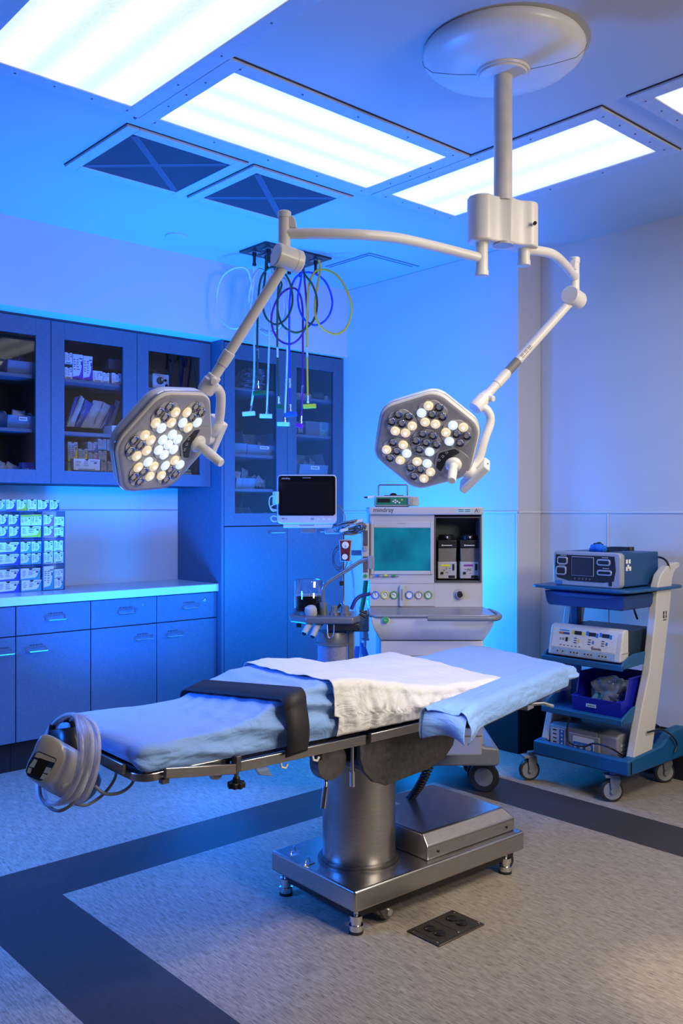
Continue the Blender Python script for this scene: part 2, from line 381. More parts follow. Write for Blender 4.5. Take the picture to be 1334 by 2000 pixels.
# access hatch lines near the hose plate
b = new()
for a in ((3.69, 3.70, 3.85, 4.24), (3.69, 4.12, 3.84, 3.85), (3.72, 3.726, 3.88, 4.24), (3.72, 4.10, 3.875, 3.881)): box(b, *a, H-.003, H)
prop(obj('access_hatch', b, mat('hatch_seam', (.12, .16, .24), .5)), 'faint square access hatch seam in the ceiling right of the hose plate', 'ceiling hatch')
b = new(); lathe(b, [(.062, 0), (.062, -.005), (.055, -.008)], (2.668, 4.332, H)); prop(obj('sprinkler_cover', b, M_CEIL()), 'small round white sprinkler cover plate in the ceiling above the cabinets', 'sprinkler cover')

# ------------------------------------------------------------ cabinets
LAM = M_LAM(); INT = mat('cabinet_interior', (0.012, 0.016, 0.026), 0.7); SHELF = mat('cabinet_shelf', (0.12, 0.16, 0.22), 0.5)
GAP = mat('shadow_gap', (.01, .01, .015), .8)
def X(px, y): return at(px, 1000, y=y).x
def Zz(px, py, y): return at(px, py, y=y).z
def bar_handle(parent, cx, y, z, wdt=.10, name='handle'):
    b = new(); tube(b, [(cx-wdt/2, y, z), (cx-wdt/2, y-.028, z), (cx-wdt/2+.006, y-.032, z), (cx+wdt/2-.006, y-.032, z), (cx+wdt/2, y-.028, z), (cx+wdt/2, y, z)], .0042, 8)
    return obj(name, b, M_CHROME(), parent)
def label_strip(parent, cx, y, z, wd, seed=0, rows=1, m=None):
    b = new(); r = random.Random(seed)
    for k in range(rows):
        x = cx-wd/2
        while x < cx+wd/2:
            l = r.uniform(.006, .016); box(b, x, min(x+l, cx+wd/2), y-.0008, y, z-.003-k*.009, z+.003-k*.009); x += l+.004
    return obj('printed_label', b, m or M_INK(), parent)
ZCT, ZCB = .945, .897
zdr = Zz(177, 1229.3, YB); zdb = Zz(71.4, 1445, YB)
bx = [X(31, YB)-.50, X(31, YB), X(177.3, YB), X(306.3, YB), X(424, YB)]
def base_cabinet(i, label, hx_dr, hx_do, lock):
    x0, x1 = bx[i], bx[i+1]
    t = empty('base_cabinet', (x0, YB, 0), label, 'cabinet', group='base cabinets under the worktop')
    w_ = x1-x0
    b = new(); box(b, .001, w_-.001, .022, YW-YB-.002, zdb, ZCB-.002); obj('body', b, INT, t)
    b = new(); box(b, .001, w_-.001, .07, .09, .0, zdb); obj('toe_kick', b, MATS['cove_base'], t)
    b = new(); box(b, .0025, w_-.0025, 0, .02, zdr+.003, ZCB-.006); d = obj('drawer', b, LAM, t, bevel=.0015)
    if hx_dr: bar_handle(d, hx_dr-x0, 0, zdr+.075, .11)
    if hx_dr: label_strip(d, hx_dr-x0, 0, zdr+.108, .085, i)
    if lock:
        b = new(); lathe(b, [(.011, 0), (.011, -.004), (.009, -.006)], (lock-x0, 0, ZCB-.05), (0, 1, 0), 20); box(b, lock-x0-.001, lock-x0+.001, -.0075, -.005, ZCB-.055, ZCB-.045); obj('lock', b, M_CHROME(), d)
    b = new(); box(b, .0025, w_-.0025, 0, .02, zdb+.004, zdr-.002); o = obj('door', b, LAM, t, bevel=.0015)
    if hx_do: bar_handle(o, hx_do-x0, 0, zdr-.085, .11); label_strip(o, hx_do-x0, 0, zdr-.055, .07, i+9)
base_cabinet(0, 'blue base cabinet at the left edge of the picture, only partly shown', None, X(5, YB), None)
base_cabinet(1, 'blue base cabinet with drawer below the left half of the suture rack', X(108, YB), X(71, YB), None)
base_cabinet(2, 'blue base cabinet in the middle, round lock at the right of its drawer', X(246, YB), X(278, YB), X(280, YB))
base_cabinet(3, 'blue base cabinet next to the tall cupboard, small paper label on its drawer', X(369, YB), X(338, YB), X(399.5, YB))
b = new(); box(b, 0, XP-1.05, 0, YW-YC, ZCB, ZCT)
o = obj('worktop', b, M_LAMT(), bevel=.004); o.location = (1.05, YC, 0)
prop(o, 'pale grey worktop running along the cabinets under the suture rack', 'worktop')
# splashback trims on the wall behind the counter
zs1 = Zz(300, 996.5, YW)
b = new(); box(b, X0, XP, YW-.004, YW, zs1-.003, zs1+.003); struct('trim_3', b, mat('panel_joint', (.25, .3, .38), .5))
# upper wall cabinets
zub, zut = 1.549, 2.455; zg0, zg1 = Zz(183, 921, YU), Zz(126, 662, YU)
ux = [X(99.5, YU)-.72, X(99.5, YU), X(268, YU), XP-.004]
gx = [(X(70, YU)-.42, X(70, YU)), (X(126, YU), X(240.5, YU)), (X(290.5, YU), X(391, YU))]
zsh = [Zz(127, 739, YU+.05), Zz(127, 842, YU+.05)]
GL = glass_mat('cabinet_glass', (.93, .96, 1.0), .992)
def glass_cabinet(name, x0, y0, z0, x1, z1, depth, doors, shelves, label, group):
    t = empty(name, (x0, y0, z0), label, 'cabinet', group=group); W_ = x1-x0; Hh = z1-z0
    b = new(); T = .018
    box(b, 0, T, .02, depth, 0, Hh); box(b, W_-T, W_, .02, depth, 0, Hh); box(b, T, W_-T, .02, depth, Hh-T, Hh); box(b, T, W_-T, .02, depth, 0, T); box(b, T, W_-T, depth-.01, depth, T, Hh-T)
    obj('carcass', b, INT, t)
    for zz in shelves:
        b = new(); box(b, T, W_-T, .05, depth-.01, zz-z0-.018, zz-z0); obj('shelf', b, SHELF, t, bevel=.001)
    for dx0, dx1, g0, g1, gz0, gz1 in doors:
        b = new(); frame_box(b, (dx0-x0+.0015, dx1-x0-.0015, .002, Hh-.002), (g0-x0, g1-x0, gz0-z0, gz1-z0), 0, .02)
        d = obj('door', b, LAM, t, bevel=.001)
        b = new(); box(b, g0-x0, g1-x0, .009, .013, gz0-z0, gz1-z0); obj('glass_pane', b, GL, d, smooth=False)
    return t
UG = 'glass-fronted wall cabinets'
glass_cabinet('wall_cabinet', ux[0], YU, zub, ux[1], zut, YW-YU-.002, [(ux[0], ux[1], gx[0][0], gx[0][1], zg0, zg1)], zsh, 'glass-fronted wall cabinet at the left edge, ceiling light reflected in its pane', UG)
glass_cabinet('wall_cabinet', ux[1], YU, zub, ux[3], zut, YW-YU-.002, [(ux[1], ux[2], gx[1][0], gx[1][1], zg0, zg1), (ux[2], ux[3], gx[2][0], gx[2][1], zg0, zg1)], zsh, 'two-door glass-fronted wall cabinet behind the left surgical lamp', UG)
b = new(); box(b, 1.05, XP-.003, YU+.004, YU+.03, zut, SB); struct('trim_4', b, mat('dark_filler', (.03, .04, .06), .5))
# side panel
b = new(); box(b, XP, XP+.018, YT, YW, 0, SB); o = obj('side_panel', b, LAM, bevel=.001); prop(o, 'tall blue side panel between the worktop and the tall cupboard', 'panel')
# tall cupboard
tx0, tx1 = X(438, YT), XC-.008; txm = X(561.5, YT); zsp = Zz(500, 1027.5, YT)
tgz1 = Zz(459, 700, YT); tgz0 = Zz(459, 1002.5, YT)
tsh = [Zz(459, 756, YT+.05), Zz(459, 886, YT+.05), Zz(459, 954, YT+.05)]
TG = 'tall cupboard by the corner'
t = empty('tall_cabinet', (tx0, YT, 0), 'tall blue cupboard in the corner with two glass doors above two solid doors', 'cabinet')
Wt = tx1-tx0; T = .018; dp = YW-YT-.002; zt = SB-.012
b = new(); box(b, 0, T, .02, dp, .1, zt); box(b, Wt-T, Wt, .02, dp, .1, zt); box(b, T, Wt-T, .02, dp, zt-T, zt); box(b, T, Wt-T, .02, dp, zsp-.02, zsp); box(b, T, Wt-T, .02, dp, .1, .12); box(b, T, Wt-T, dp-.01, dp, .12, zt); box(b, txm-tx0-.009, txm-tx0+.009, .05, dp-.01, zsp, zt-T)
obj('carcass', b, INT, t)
b = new(); box(b, 0, Wt, .05, .07, 0, .1); obj('toe_kick', b, MATS['cove_base'], t)
TSR = [Zz(579.5, 775, YT+.05), Zz(579.5, 847.5, YT+.05), Zz(579.5, 930, YT+.05)]
for zz in tsh: b = new(); box(b, T, txm-tx0-.01, .05, dp-.01, zz-.018, zz); obj('shelf', b, SHELF, t, bevel=.001)
for zz in TSR: b = new(); box(b, txm-tx0+.01, Wt-T, .05, dp-.01, zz-.018, zz); obj('shelf', b, SHELF, t, bevel=.001)
for a, c, g0, g1 in ((tx0, txm, X(459, YT), X(540.5, YT)), (txm, tx1, X(579.5, YT), X(651.5, YT))):
    b = new(); frame_box(b, (a-tx0+.0015, c-tx0-.0015, zsp+.003, zt), (g0-tx0, g1-tx0, tgz0, tgz1), 0, .02); d = obj('door', b, LAM, t, bevel=.001)
    b = new(); box(b, g0-tx0, g1-tx0, .009, .013, tgz0, tgz1); obj('glass_pane', b, GL, d, smooth=False)
    b = new(); box(b, a-tx0+.0015, c-tx0-.0015, 0, .02, .105, zsp-.003); d = obj('door', b, LAM, t, bevel=.001)
    bar_handle(d, X(538, YT)-tx0 if a == tx0 else c-tx0-.18, 0, zsp-.045, .12)
b = new(); box(b, XP+.018, tx0-.002, YT+.004, YT+.03, 0, SB); box(b, XP+.018, tx1, YT+.03, YT+.05, zt, SB); struct('trim_5', b, mat('dark_filler', (.03, .04, .06), .5))
# ============================================================ SURGICAL LIGHTS
WH = M_WHITE()
RV = Vector((math.cos(YAW), -math.sin(YAW), 0)); UV = Vector((0, 0, 1)); FV = Vector((math.sin(YAW), math.cos(YAW), 0))
pc = Vector((2.395, 1.852, 0))
t = empty('lamp_ceiling_mount', (pc.x, pc.y, H), 'white round ceiling canopy with thick pole and housing carrying both surgical lamps', 'lamp mount')
b = new(); lathe(b, [(.0, -.001), (.262, -.001), (.268, -.012), (.262, -.030), (.235, -.052), (.15, -.068), (.088, -.074), (.086, -.082), (.045, -.082)], n=64, cap=False); obj('canopy', b, WH, t, angle=50)
for sg in (-1, 1):
    b = new(); dv = (Vector((math.cos(-.95), math.sin(-.95), 0)))*sg; tube(b, [dv*r_+Vector((0, 0, z_)) for r_, z_ in ((.2685, -.012), (.2625, -.0305), (.2355, -.0525), (.15, -.0685), (.09, -.0745))], .0009, 5); obj('seam', b, M_STEELD(), t)
b = new(); lathe(b, [(.080, -.074), (.080, -.090), (.050, -.092)], n=40); obj('collar', b, WH, t, bevel=.002)
zh1 = 1.4+(997.6-392)*3.0/FPX; zh0 = 1.4+(997.6-480)*3.0/FPX
b = new(); lathe(b, [(.0305, -.085), (.0305, zh1-H-.01)], n=32, cap=False); obj('pole', b, mat('pole_enamel', (.60, .59, .57), .4, scale=18, var=.10), t)
# housing: three overlapping vertical lobes
sl = at(941, 520, d=2.97); sr = at(1023, 500, d=3.04)
b = new(); n = 14; out = []
dl = Vector((sl.x-pc.x, sl.y-pc.y)); dr = Vector((sr.x-pc.x, sr.y-pc.y))
def lobe_outline():
    # capsule-like outline through the three lobes with waists
    ax = (dr-dl).normalized(); nn = Vector((-ax.y, ax.x)); L_ = (dr-dl).length; P = []
    prof = []
    for i in range(33):
        u = i/32; s_ = -0.048+u*(L_+.096)
        e0, e1_ = s_/.048, (s_-L_)/.048
        hw = .048
        if s_ < 0: hw = math.sqrt(max(0, .048**2-s_**2))
        elif s_ > L_: hw = math.sqrt(max(0, .048**2-(s_-L_)**2))
        else: hw = .048-.012*abs(math.sin(2*PI*s_/L_))+ .004*math.sin(PI*s_/L_)
        prof.append((s_, hw))
    for s_, hw in prof: P.append(dl+ax*s_+nn*hw)
    for s_, hw in prof[::-1][1:-1]: P.append(dl+ax*s_-nn*hw)
    return [(p.x, p.y) for p in P]
prism(b, lobe_outline(), 'z', zh0-H, zh1-H); obj('housing', b, WH, t, bevel=.006, seg=3, angle=50)
b = new(); lathe(b, [(.034, zh0-H+.002), (.034, zh0-H-.006)], n=28); obj('cap', b, mat('grey_cap', (.45, .45, .46), .4), t)
b = new(); q = at(1044, 437, d=2.99)-Vector((pc.x, pc.y, H)); lathe(b, [(.006, 0), (.006, .01)], q, -FV, 12); obj('keyhole', b, M_BPLAS(), t)

WARM = mat('lens_lit_warm', (.5, .45, .35), .2, emit=(1.0, .80, .50), es=.62)
COOL = mat('lens_lit_cool', (.4, .45, .55), .2, emit=(.72, .86, 1.0), es=.80)
OFF = mat('lens_unlit', (.30, .30, .34), .12, 1.0, scale=70, var=.8)
PIP = mat('lens_core', (.9, .9, .9), .2, emit=(1, .93, .8), es=4)
def lens_mesh(m, core):
    b = new(); lathe(b, [(.0165, 0), (.0168, .004), (.0150, .0045), (.010, .001), (.0055, -.0015)] if m is OFF else [(.0165, 0), (.0168, .004), (.0150, .0060), (.009, .0075), (.004, .008)], n=20)
    bmesh.ops.recalc_face_normals(b, faces=b.faces); me = bpy.data.meshes.new('lens'); b.to_mesh(me); b.free(); me.materials.append(m)
    me.polygons.foreach_set('use_smooth', [True]*len(me.polygons)); return me
LM = {'w': lens_mesh(WARM, 1), 'c': lens_mesh(COOL, 1), 'o': lens_mesh(OFF, 0)}
pm = new(); lathe(pm, [(.0045, .004), (.0045, .0095), (.002, .011)], n=12); pmesh = bpy.data.meshes.new('led'); pm.to_mesh(pmesh); pm.free(); pmesh.materials.append(PIP)
IKL = M_INK()
def round_poly(cor, r, n=6):
    out = []; k = len(cor)
    for i in range(k):
        p0, p1, p2 = Vector(cor[i-1]), Vector(cor[i]), Vector(cor[(i+1) % k])
        a = (p0-p1).normalized(); c = (p2-p1).normalized(); 
        for j in range(n+1):
            u = j/n; out.append(tuple((p1+a*r)*(1-u)**2+p1*2*u*(1-u)+(p1+c*r)*u*u))
    return out
def surgical_light(label, spindle, spin_z, arm_pts, arm_r, tube_at, tube_z0, tube_z1, knuckle, kn_axis, kn_r, kn_len, elbow, head, e1, e2, yoke, lit, patch):
    L0 = Vector(spindle); t = empty('surgical_light', L0, label, 'surgical light', group='surgical lamps on the ceiling pole')
    R_ = lambda p: Vector(p)-L0
    b = new(); lathe(b, [(.0205, spin_z[0]-L0.z), (.0205, spin_z[1]-L0.z+.018), (.0225, spin_z[1]-L0.z+.018), (.0225, spin_z[1]-L0.z+.002), (.018, spin_z[1]-L0.z)], n=28); obj('spindle', b, WH, t)
    b = new(); tube(b, [R_(p) for p in arm_pts], arm_r, 20, smooth=8); obj('boom_arm', b, WH, t, angle=60)
    q = R_(tube_at); b = new(); h0, h1 = tube_z0-L0.z, tube_z1-L0.z
    lathe(b, [(.0185, h0), (.0185, h1-.022), (.0205, h1-.020), (.0205, h1-.003), (.017, h1)], (q.x, q.y, 0), n=28); obj('upright', b, WH, t)
    dirv = (R_(arm_pts[-2])-q); dirv.z = 0; dirv.normalize()
    Mb = Matrix.Translation(Vector((q.x, q.y, 0))) @ Matrix.Rotation(math.atan2(dirv.y, dirv.x), 4, 'Z')
    b = new(); prism(b, [(.012, h1-.052), (.012, h1-.014), (.028, h1-.016), (.036, h1-.035), (.038, h1-.052)], 'y', -.012, .012, Mb); obj('stop_block', b, WH, t, bevel=.003)
    b = new(); lathe(b, [(.004, 0), (.004, .003)], Vector((q.x, q.y, h0+.03))-FV*.0185, -FV, 10); obj('screw', b, M_BPLAS(), t)
    # knuckle
    k = R_(knuckle); ka = Vector(kn_axis).normalized(); b = new()
    lathe(b, [(kn_r-.003, -kn_len*.5), (kn_r, -kn_len*.5+.003), (kn_r, kn_len*.20), (kn_r-.0015, kn_len*.21), (kn_r-.0015, kn_len*.225), (kn_r, kn_len*.235), (kn_r, kn_len*.5-.006), (kn_r-.006, kn_len*.5)], k, ka, 36); obj('knuckle', b, WH, t, angle=30)
    # spring arm
    s0 = k; s1 = R_(elbow); d = (s1-s0).normalized(); Ls = (s1-s0).length
    b = new(); lathe(b, [(.0185, kn_r*.6), (.0165, kn_r+.01), (.0165, Ls*.70), (.0195, Ls*.705), (.0195, Ls*.725), (.0185, Ls*.80), (.0165, Ls*.805), (.0165, Ls*.9)], s0, d, 24); obj('spring_arm', b, WH, t, angle=30)
    b = new(); lathe(b, [(.019, Ls*.885), (.022, Ls*.89), (.022, Ls*.915), (.026, Ls*.925), (.027, Ls), (.024, Ls+.008)], s0, d, 28); sk = obj('socket', b, WH, t, angle=30)
    side = d.cross(UV).normalized(); side = side if side.dot(FV) < 0 else -side; kb = s0+d*(Ls*.91)
    b = new(); lathe(b, [(.011, .015), (.011, .036), (.009, .038)], kb, (side-UV*.4+RV*.5), 20); obj('brake_screw', b, WH, t)
    if patch:
        b = new(); lathe(b, [(.0168, Ls*.59), (.0168, Ls*.69)], s0, d, 24, cap=False); pt = obj('rating_label', b, mat('label_grey', (.18, .18, .19), .5), t)
        for i in range(9):
            cd = Vector((0, 0, 0)); vv_ = (-FV*.8+UV*.35*((i % 3)-1)); vv_ = (vv_-d*vv_.dot(d)).normalized()*.0166; u0 = .47+.036*(i//3)
            b = new(); tube(b, [s0+d*(Ls*u0)+vv_, s0+d*(Ls*(u0+.028))+vv_], .0011, 5); obj('printed_line', b, IKL, pt)
    # head
    n_ = e1.cross(e2).normalized(); Hm = Matrix(((e1.x, e2.x, n_.x, 0), (e1.y, e2.y, n_.y, 0), (e1.z, e2.z, n_.z, 0), (0, 0, 0, 1))); Hm = Matrix.Translation(R_(head)) @ Hm
    cor = [(.203*math.cos(math.radians(60*i)), .203*math.sin(math.radians(60*i))) for i in range(6)]
    oo = round_poly(cor, .045)
    def sc(f, o=oo): return [(x*f, y*f) for x, y in o]
    b = new(); rings = []
    for f, z in ((.80, -.050), (.93, -.046), (.985, -.034), (1.0, -.020), (1.0, -.010), (.985, -.008), (.985, -.004), (1.0, -.002), (1.0, .004), (.97, .008)):
        rings.append([b.verts.new(Hm @ Vector((x, y, z))) for x, y in sc(f)])
    for A, B in zip(rings, rings[1:]):
        for j in range(len(A)): b.faces.new((A[j], A[(j+1) % len(A)], B[(j+1) % len(A)], B[j]))
    b.faces.new(rings[0]); obj('lamp_head', b, WH, t, angle=40)
    b = new(); ri = []
    for f, z in ((.97, .0078), (.955, .0100), (.90, .0102)): ri.append([b.verts.new(Hm @ Vector((x, y, z))) for x, y in sc(f)])
    for A, B in zip(ri, ri[1:]):
        for j in range(len(A)): b.faces.new((A[j], A[(j+1) % len(A)], B[(j+1) % len(A)], B[j]))
    b.faces.new(ri[-1]); obj('face_plate', b, mat('head_face', (.33, .33, .37), .30, coat=.4), t, angle=40)
    b = new(); prism(b, sc(1.012), 'z', -.0075, -.0045, Hm); obj('chrome_band', b, M_CHROME(), t)
    hx = round_poly([(.058*math.cos(math.radians(60*i)), .058*math.sin(math.radians(60*i))) for i in range(6)], .014, 4)
    for ci, (cang, cr) in enumerate([(None, 0)]+[(60*i, .111) for i in range(1, 6)]):
        cx = 0 if cang is None else cr*math.cos(math.radians(cang)); cy = 0 if cang is None else cr*math.sin(math.radians(cang))
        b = new(); prism(b, hx, 'z', 0, .003); c = obj('lens_cluster', b, mat('cluster_plate', (.50, .50, .50), .35), t); c.matrix_local = Hm @ Matrix.Translation((cx, cy, .010))
        for k_, ch in enumerate(lit[ci]):
            a = math.radians(30+60*k_); x, y = (0, 0) if k_ == 6 else (.0365*math.cos(a), .0365*math.sin(a))
            l = bpy.data.objects.new('lens', LM[ch]); COL.objects.link(l); l.parent = c; l.location = (x, y, .0028)
            if ch != 'o':
                e_ = bpy.data.objects.new('led', pmesh); COL.objects.link(e_); e_.parent = c; e_.location = (x, y, .0036)
    # control panel and handle
    b = new(); hh = round_poly([(.118+.066*math.cos(math.radians(60*i)), .066*math.sin(math.radians(60*i))) for i in range(6)], .012, 4); prism(b, hh, 'z', .009, .015, Hm); cpn = obj('control_panel', b, mat('panel_grey', (.34, .34, .35), .4), t)
    b = new(); bl = round_poly([(.060, 0), (.089, -.050), (.112, -.052), (.098, 0), (.112, .052), (.089, .050)], .006, 3); prism(b, bl, 'z', .014, .0165, Hm); kp = obj('keypad', b, M_BPLAS(), cpn)
    for y in (-.020, 0, .020):
        b = new(); frame_pts = [(-.0035, -.0035), (.0035, -.0035), (.0035, .0035), (-.0035, .0035)]
        tube(b, [Hm @ Vector((.0775+u, y+v, .0170)) for u, v in frame_pts], .0006, 4, closed=True); obj('icon', b, M_PAPER(), kp)
    b = new(); hc = Hm @ Vector((.127, 0, .012)); lathe(b, [(.030, 0), (.029, .008), (.024, .014), (.016, .018), (.014, .040), (.016, .044), (.016, .070), (.0145, .115), (.012, .120)], hc, n_, 24); obj('sterile_handle', b, mat('handle_white', (.72, .71, .68), .35), t, angle=40)
    # back mount
    b = new(); lathe(b, [(.034, 0), (.034, .012), (.028, .03), (.028, .05)], Hm @ Vector((.168, 0, -.022)), e1, 28); obj('hub', b, WH, t)
    b = new(); box(b, .212, .240, -.068, .068, -.060, .012, Hm); bx_ = obj('mount_block', b, WH, t, bevel=.006, seg=3)
    b = new(); lathe(b, [(.003, 0), (.003, .002)], Hm @ Vector((.226, .068, -.020)), e2, 8); obj('screw', b, M_BPLAS(), bx_)
    hub = Hm @ Vector((.205, .012, -.020))
    b = new(); tube(b, [hub]+[R_(p) for p in yoke]+[s1-d*.004], [.019, .0165, .0155, .0155, .0155, .0155, .0155, .017], 18, smooth=6); obj('yoke', b, WH, t, angle=60)
    return t
def cv(r, u, f): return (RV*r+UV*u+FV*f).normalized()
def cvl(px, py, r, u, f):
    F2 = (at(px, py, d=1.0)-Vector((0, 0, EYE))).normalized(); R2 = F2.cross(UV).normalized(); U2 = R2.cross(F2)
    return (R2*r+U2*u+F2*f).normalized()
L1h = at(322.8, 863.4, d=2.75)
kL = at(563, 505, d=2.72)
surgical_light('nearer surgical lamp at the left, tilted edge-on in front of the wall cabinets', sl, (zh0, at(941, 540, d=2.97).z),
    [at(941, 505, d=2.97), at(860, 484, d=2.90), at(780, 466, d=2.80), at(713, 459, d=2.74), at(640, 456.5, d=2.72), at(560, 456, d=2.72)], .0165, at(555.5, 456, d=2.72), kL.z, at(555, 413, d=2.72).z,
    kL, cv(.90, -.18, .55), .0355, .088, at(402, 762, d=2.80), L1h, cvl(322.8, 863.4, 51, 2.5, 48.7), cvl(322.8, 863.4, 23.7, 60.3, -27.9), [at(421, 838, d=2.90), at(428, 820, d=2.89), at(431, 790, d=2.86), at(430, 768, d=2.84), at(420, 757, d=2.82)],
    ['ccccccc', 'oowcwco', 'woowcwo', 'wwoowwo', 'wcwoowo', 'cwcwooo'], False)
kR = at(1121, 582, d=3.38)
surgical_light('farther surgical lamp at the right, facing the camera above the anaesthesia machine', sr, (zh0, at(1023, 520, d=3.04).z),
    [at(1023, 488, d=3.04), at(1050, 490, d=3.06), at(1080, 497, d=3.11), at(1103, 517, d=3.23), at(1122, 541, d=3.37)], .0165, at(1122, 541, d=3.38), kR.z, at(1122, 503, d=3.38).z,
    kR, cv(.62, -.10, .80), .0355, .085, at(930, 795, d=3.20), at(833, 861.5, d=3.16), cvl(833, 861.5, 46.5, -37, 14.9), cvl(833, 861.5, 39.6, 40.1, -24), [at(921, 918, d=3.22), at(935, 898, d=3.22), at(946, 860, d=3.21), at(958, 822, d=3.21), at(950, 800, d=3.20)],
    ['oooooco', 'owcwcoo', 'oowcwwo', 'wooowwo', 'cwowowo', 'wcwoowo'], True)

# ============================================================ GAS HOSES
M_PLATE = mat('dark_plate', (.05, .055, .065), .3, .6)
p0, p1 = at(466, 490, z=H), at(653, 502, z=H)
gx0, gx1, gy0, gy1 = 3.095, 3.59, 4.07, 4.33
t = empty('gas_outlet_plate', ((gx0+gx1)/2, (gy0+gy1)/2, H), 'dark square plate in the ceiling from which the coloured gas hoses hang', 'gas outlet plate')
b = new(); box(b, -.25, .25, -.13, .13, -.012, 0); obj('plate', b, M_PLATE, t, bevel=.002)
for i, (u, v) in enumerate([(-.19, .06), (-.10, .06), (-.02, .07), (.08, .07), (.17, .07), (-.17, -.05), (-.06, -.05), (.06, -.05), (.19, -.05)]):
    b = new(); box(b, u-.028, u+.028, v-.03, v+.03, -.016, -.012); o_ = obj('outlet', b, mat('outlet_steel', (.4, .4, .42), .3, .9), t, bevel=.002)
    b = new(); lathe(b, [(.013, -.016), (.013, -.035), (.009, -.037), (.009, -.075), (.012, -.078), (.012, -.092)], (u, v, 0), n=14); obj('fitting', b, M_BPLAS(), o_)
def hz(x, y): return 400+.2399*x, 450+.2399*y
def hose(label, pts, d0, col, ccol, conn, cname, r=.0062, seed=0, cw=.038, tag=True):
    P = [at(*hz(x, y), d=d0+.03*math.sin(i*1.3+seed)) for i, (x, y) in enumerate(pts)]
    base = P[0]; t = empty('gas_hose', base, label, 'gas hose', group='gas hoses hanging from the ceiling plate')
    b = new(); tube(b, [p-base for p in P], r, 10, smooth=7); obj('hose', b, mat('hose_'+cname, col, .35), t, angle=70)
    e = P[-1]-base; dn = (P[-1]-P[-2]).normalized()
    b = new(); lathe(b, [(.008, -.01), (.008, .006), (.0065, .008), (.0065, .02), (.010, .022), (.010, .034), (.006, .036)], e, dn, 14); obj('ferrule', b, M_CHROME(), t)
    c = at(*hz(*conn), d=d0)-base; rz = -YAW+random.uniform(-.25, .25)
    b = new(); Mx = Matrix.Translation(c) @ Matrix.Rotation(rz, 4, 'Z') @ Matrix.Rotation(random.uniform(-.12, .25), 4, 'Y')
    prism(b, rrect(-cw, cw, -.017, .017, .006, 3), 'z', -.012, .012, Mx); obj('connector', b, mat('conn_'+cname, ccol, .35), t, bevel=.002)
    if tag:
        pm_ = P[-2].lerp(P[-1], .2)-base; b = new(); lathe(b, [(r+.0007, -.03), (r+.0007, .03)], pm_, (P[-1]-P[-2]), 12, cap=False); obj('sleeve', b, mat('sleeve_print', (.5, .55, .6), .5, scale=200, var=.7), t)
W_, G_, Bl, Pu, Ye = (.62, .70, .78), (.012, .06, .03), (.02, .06, .65), (.16, .02, .22), (.80, .42, .02)
hose('white gas hose farthest left, with a wide loop beside the lamp arm', [(390, 200), (400, 400), (375, 600), (330, 750), (230, 800), (130, 720), (97, 560), (130, 400), (220, 315), (333, 308), (375, 410), (395, 560), (400, 800), (403, 1100), (396, 1300), (376, 1440)], 5.34, W_, (.55, .75, .85), (358, 1492), 'white', seed=0)
hose('dark green gas hose with the highest connector, second from the left', [(500, 200), (490, 380), (468, 580), (500, 710), (575, 765), (660, 720), (712, 600), (700, 450), (640, 340), (540, 300), (455, 400), (432, 650), (427, 950), (433, 1240)], 5.30, G_, (.01, .10, .03), (445, 1322), 'green', seed=1)
hose('pale gas hose with a violet tinge, between the two dark green hoses', [(515, 190), (560, 380), (640, 560), (620, 770), (520, 820), (410, 760), (362, 600), (380, 430), (440, 315), (500, 360), (524, 500), (526, 800), (518, 1100), (506, 1450)], 5.38, W_, (.45, .55, .85), (497, 1512), 'white', seed=2)
hose('dark green gas hose in the middle, loop crossing the blue loop', [(800, 190), (800, 330), (880, 450), (915, 590), (880, 740), (760, 830), (650, 790), (600, 690), (592, 560), (625, 450), (608, 420), (594, 560), (590, 900), (602, 1365)], 5.26, G_, (.01, .10, .03), (610, 1438), 'green', seed=3, cw=.022)
hose('white gas hose with the lowest white connector, right of centre', [(545, 190), (545, 290), (610, 420), (652, 560), (640, 760), (560, 845), (470, 830), (405, 740), (440, 520), (580, 400), (670, 430), (675, 800), (667, 1150), (652, 1515)], 5.42, W_, (.6, .85, .9), (640, 1577), 'white', seed=4)
hose('bright blue gas hose with a round loop and blue connector', [(760, 200), (785, 370), (757, 560), (800, 710), (900, 772), (1000, 710), (1038, 580), (990, 430), (900, 355), (800, 345), (725, 410), (692, 560), (687, 900), (692, 1200), (697, 1430)], 5.31, Bl, (.02, .08, .75), (698, 1500), 'blue', seed=5)
hose('purple gas hose with the lowest and darkest connector', [(800, 200), (812, 400), (826, 560), (832, 740), (770, 880), (680, 925), (585, 870), (542, 730), (580, 580), (660, 485), (745, 480), (793, 600), (798, 900), (798, 1250), (785, 1525)], 5.36, Pu, (.3, .01, .3), (771, 1590), 'purple', seed=6, cw=.022)
hose('yellow gas hose farthest right, with a big loop toward the corner', [(930, 240), (935, 340), (900, 560), (902, 700), (960, 800), (1070, 845), (1160, 780), (1195, 640), (1160, 500), (1080, 370), (980, 320), (900, 335), (852, 430), (834, 620), (832, 900), (838, 1360)], 5.28, Ye, (.75, .60, .02), (853, 1432), 'yellow', seed=7)
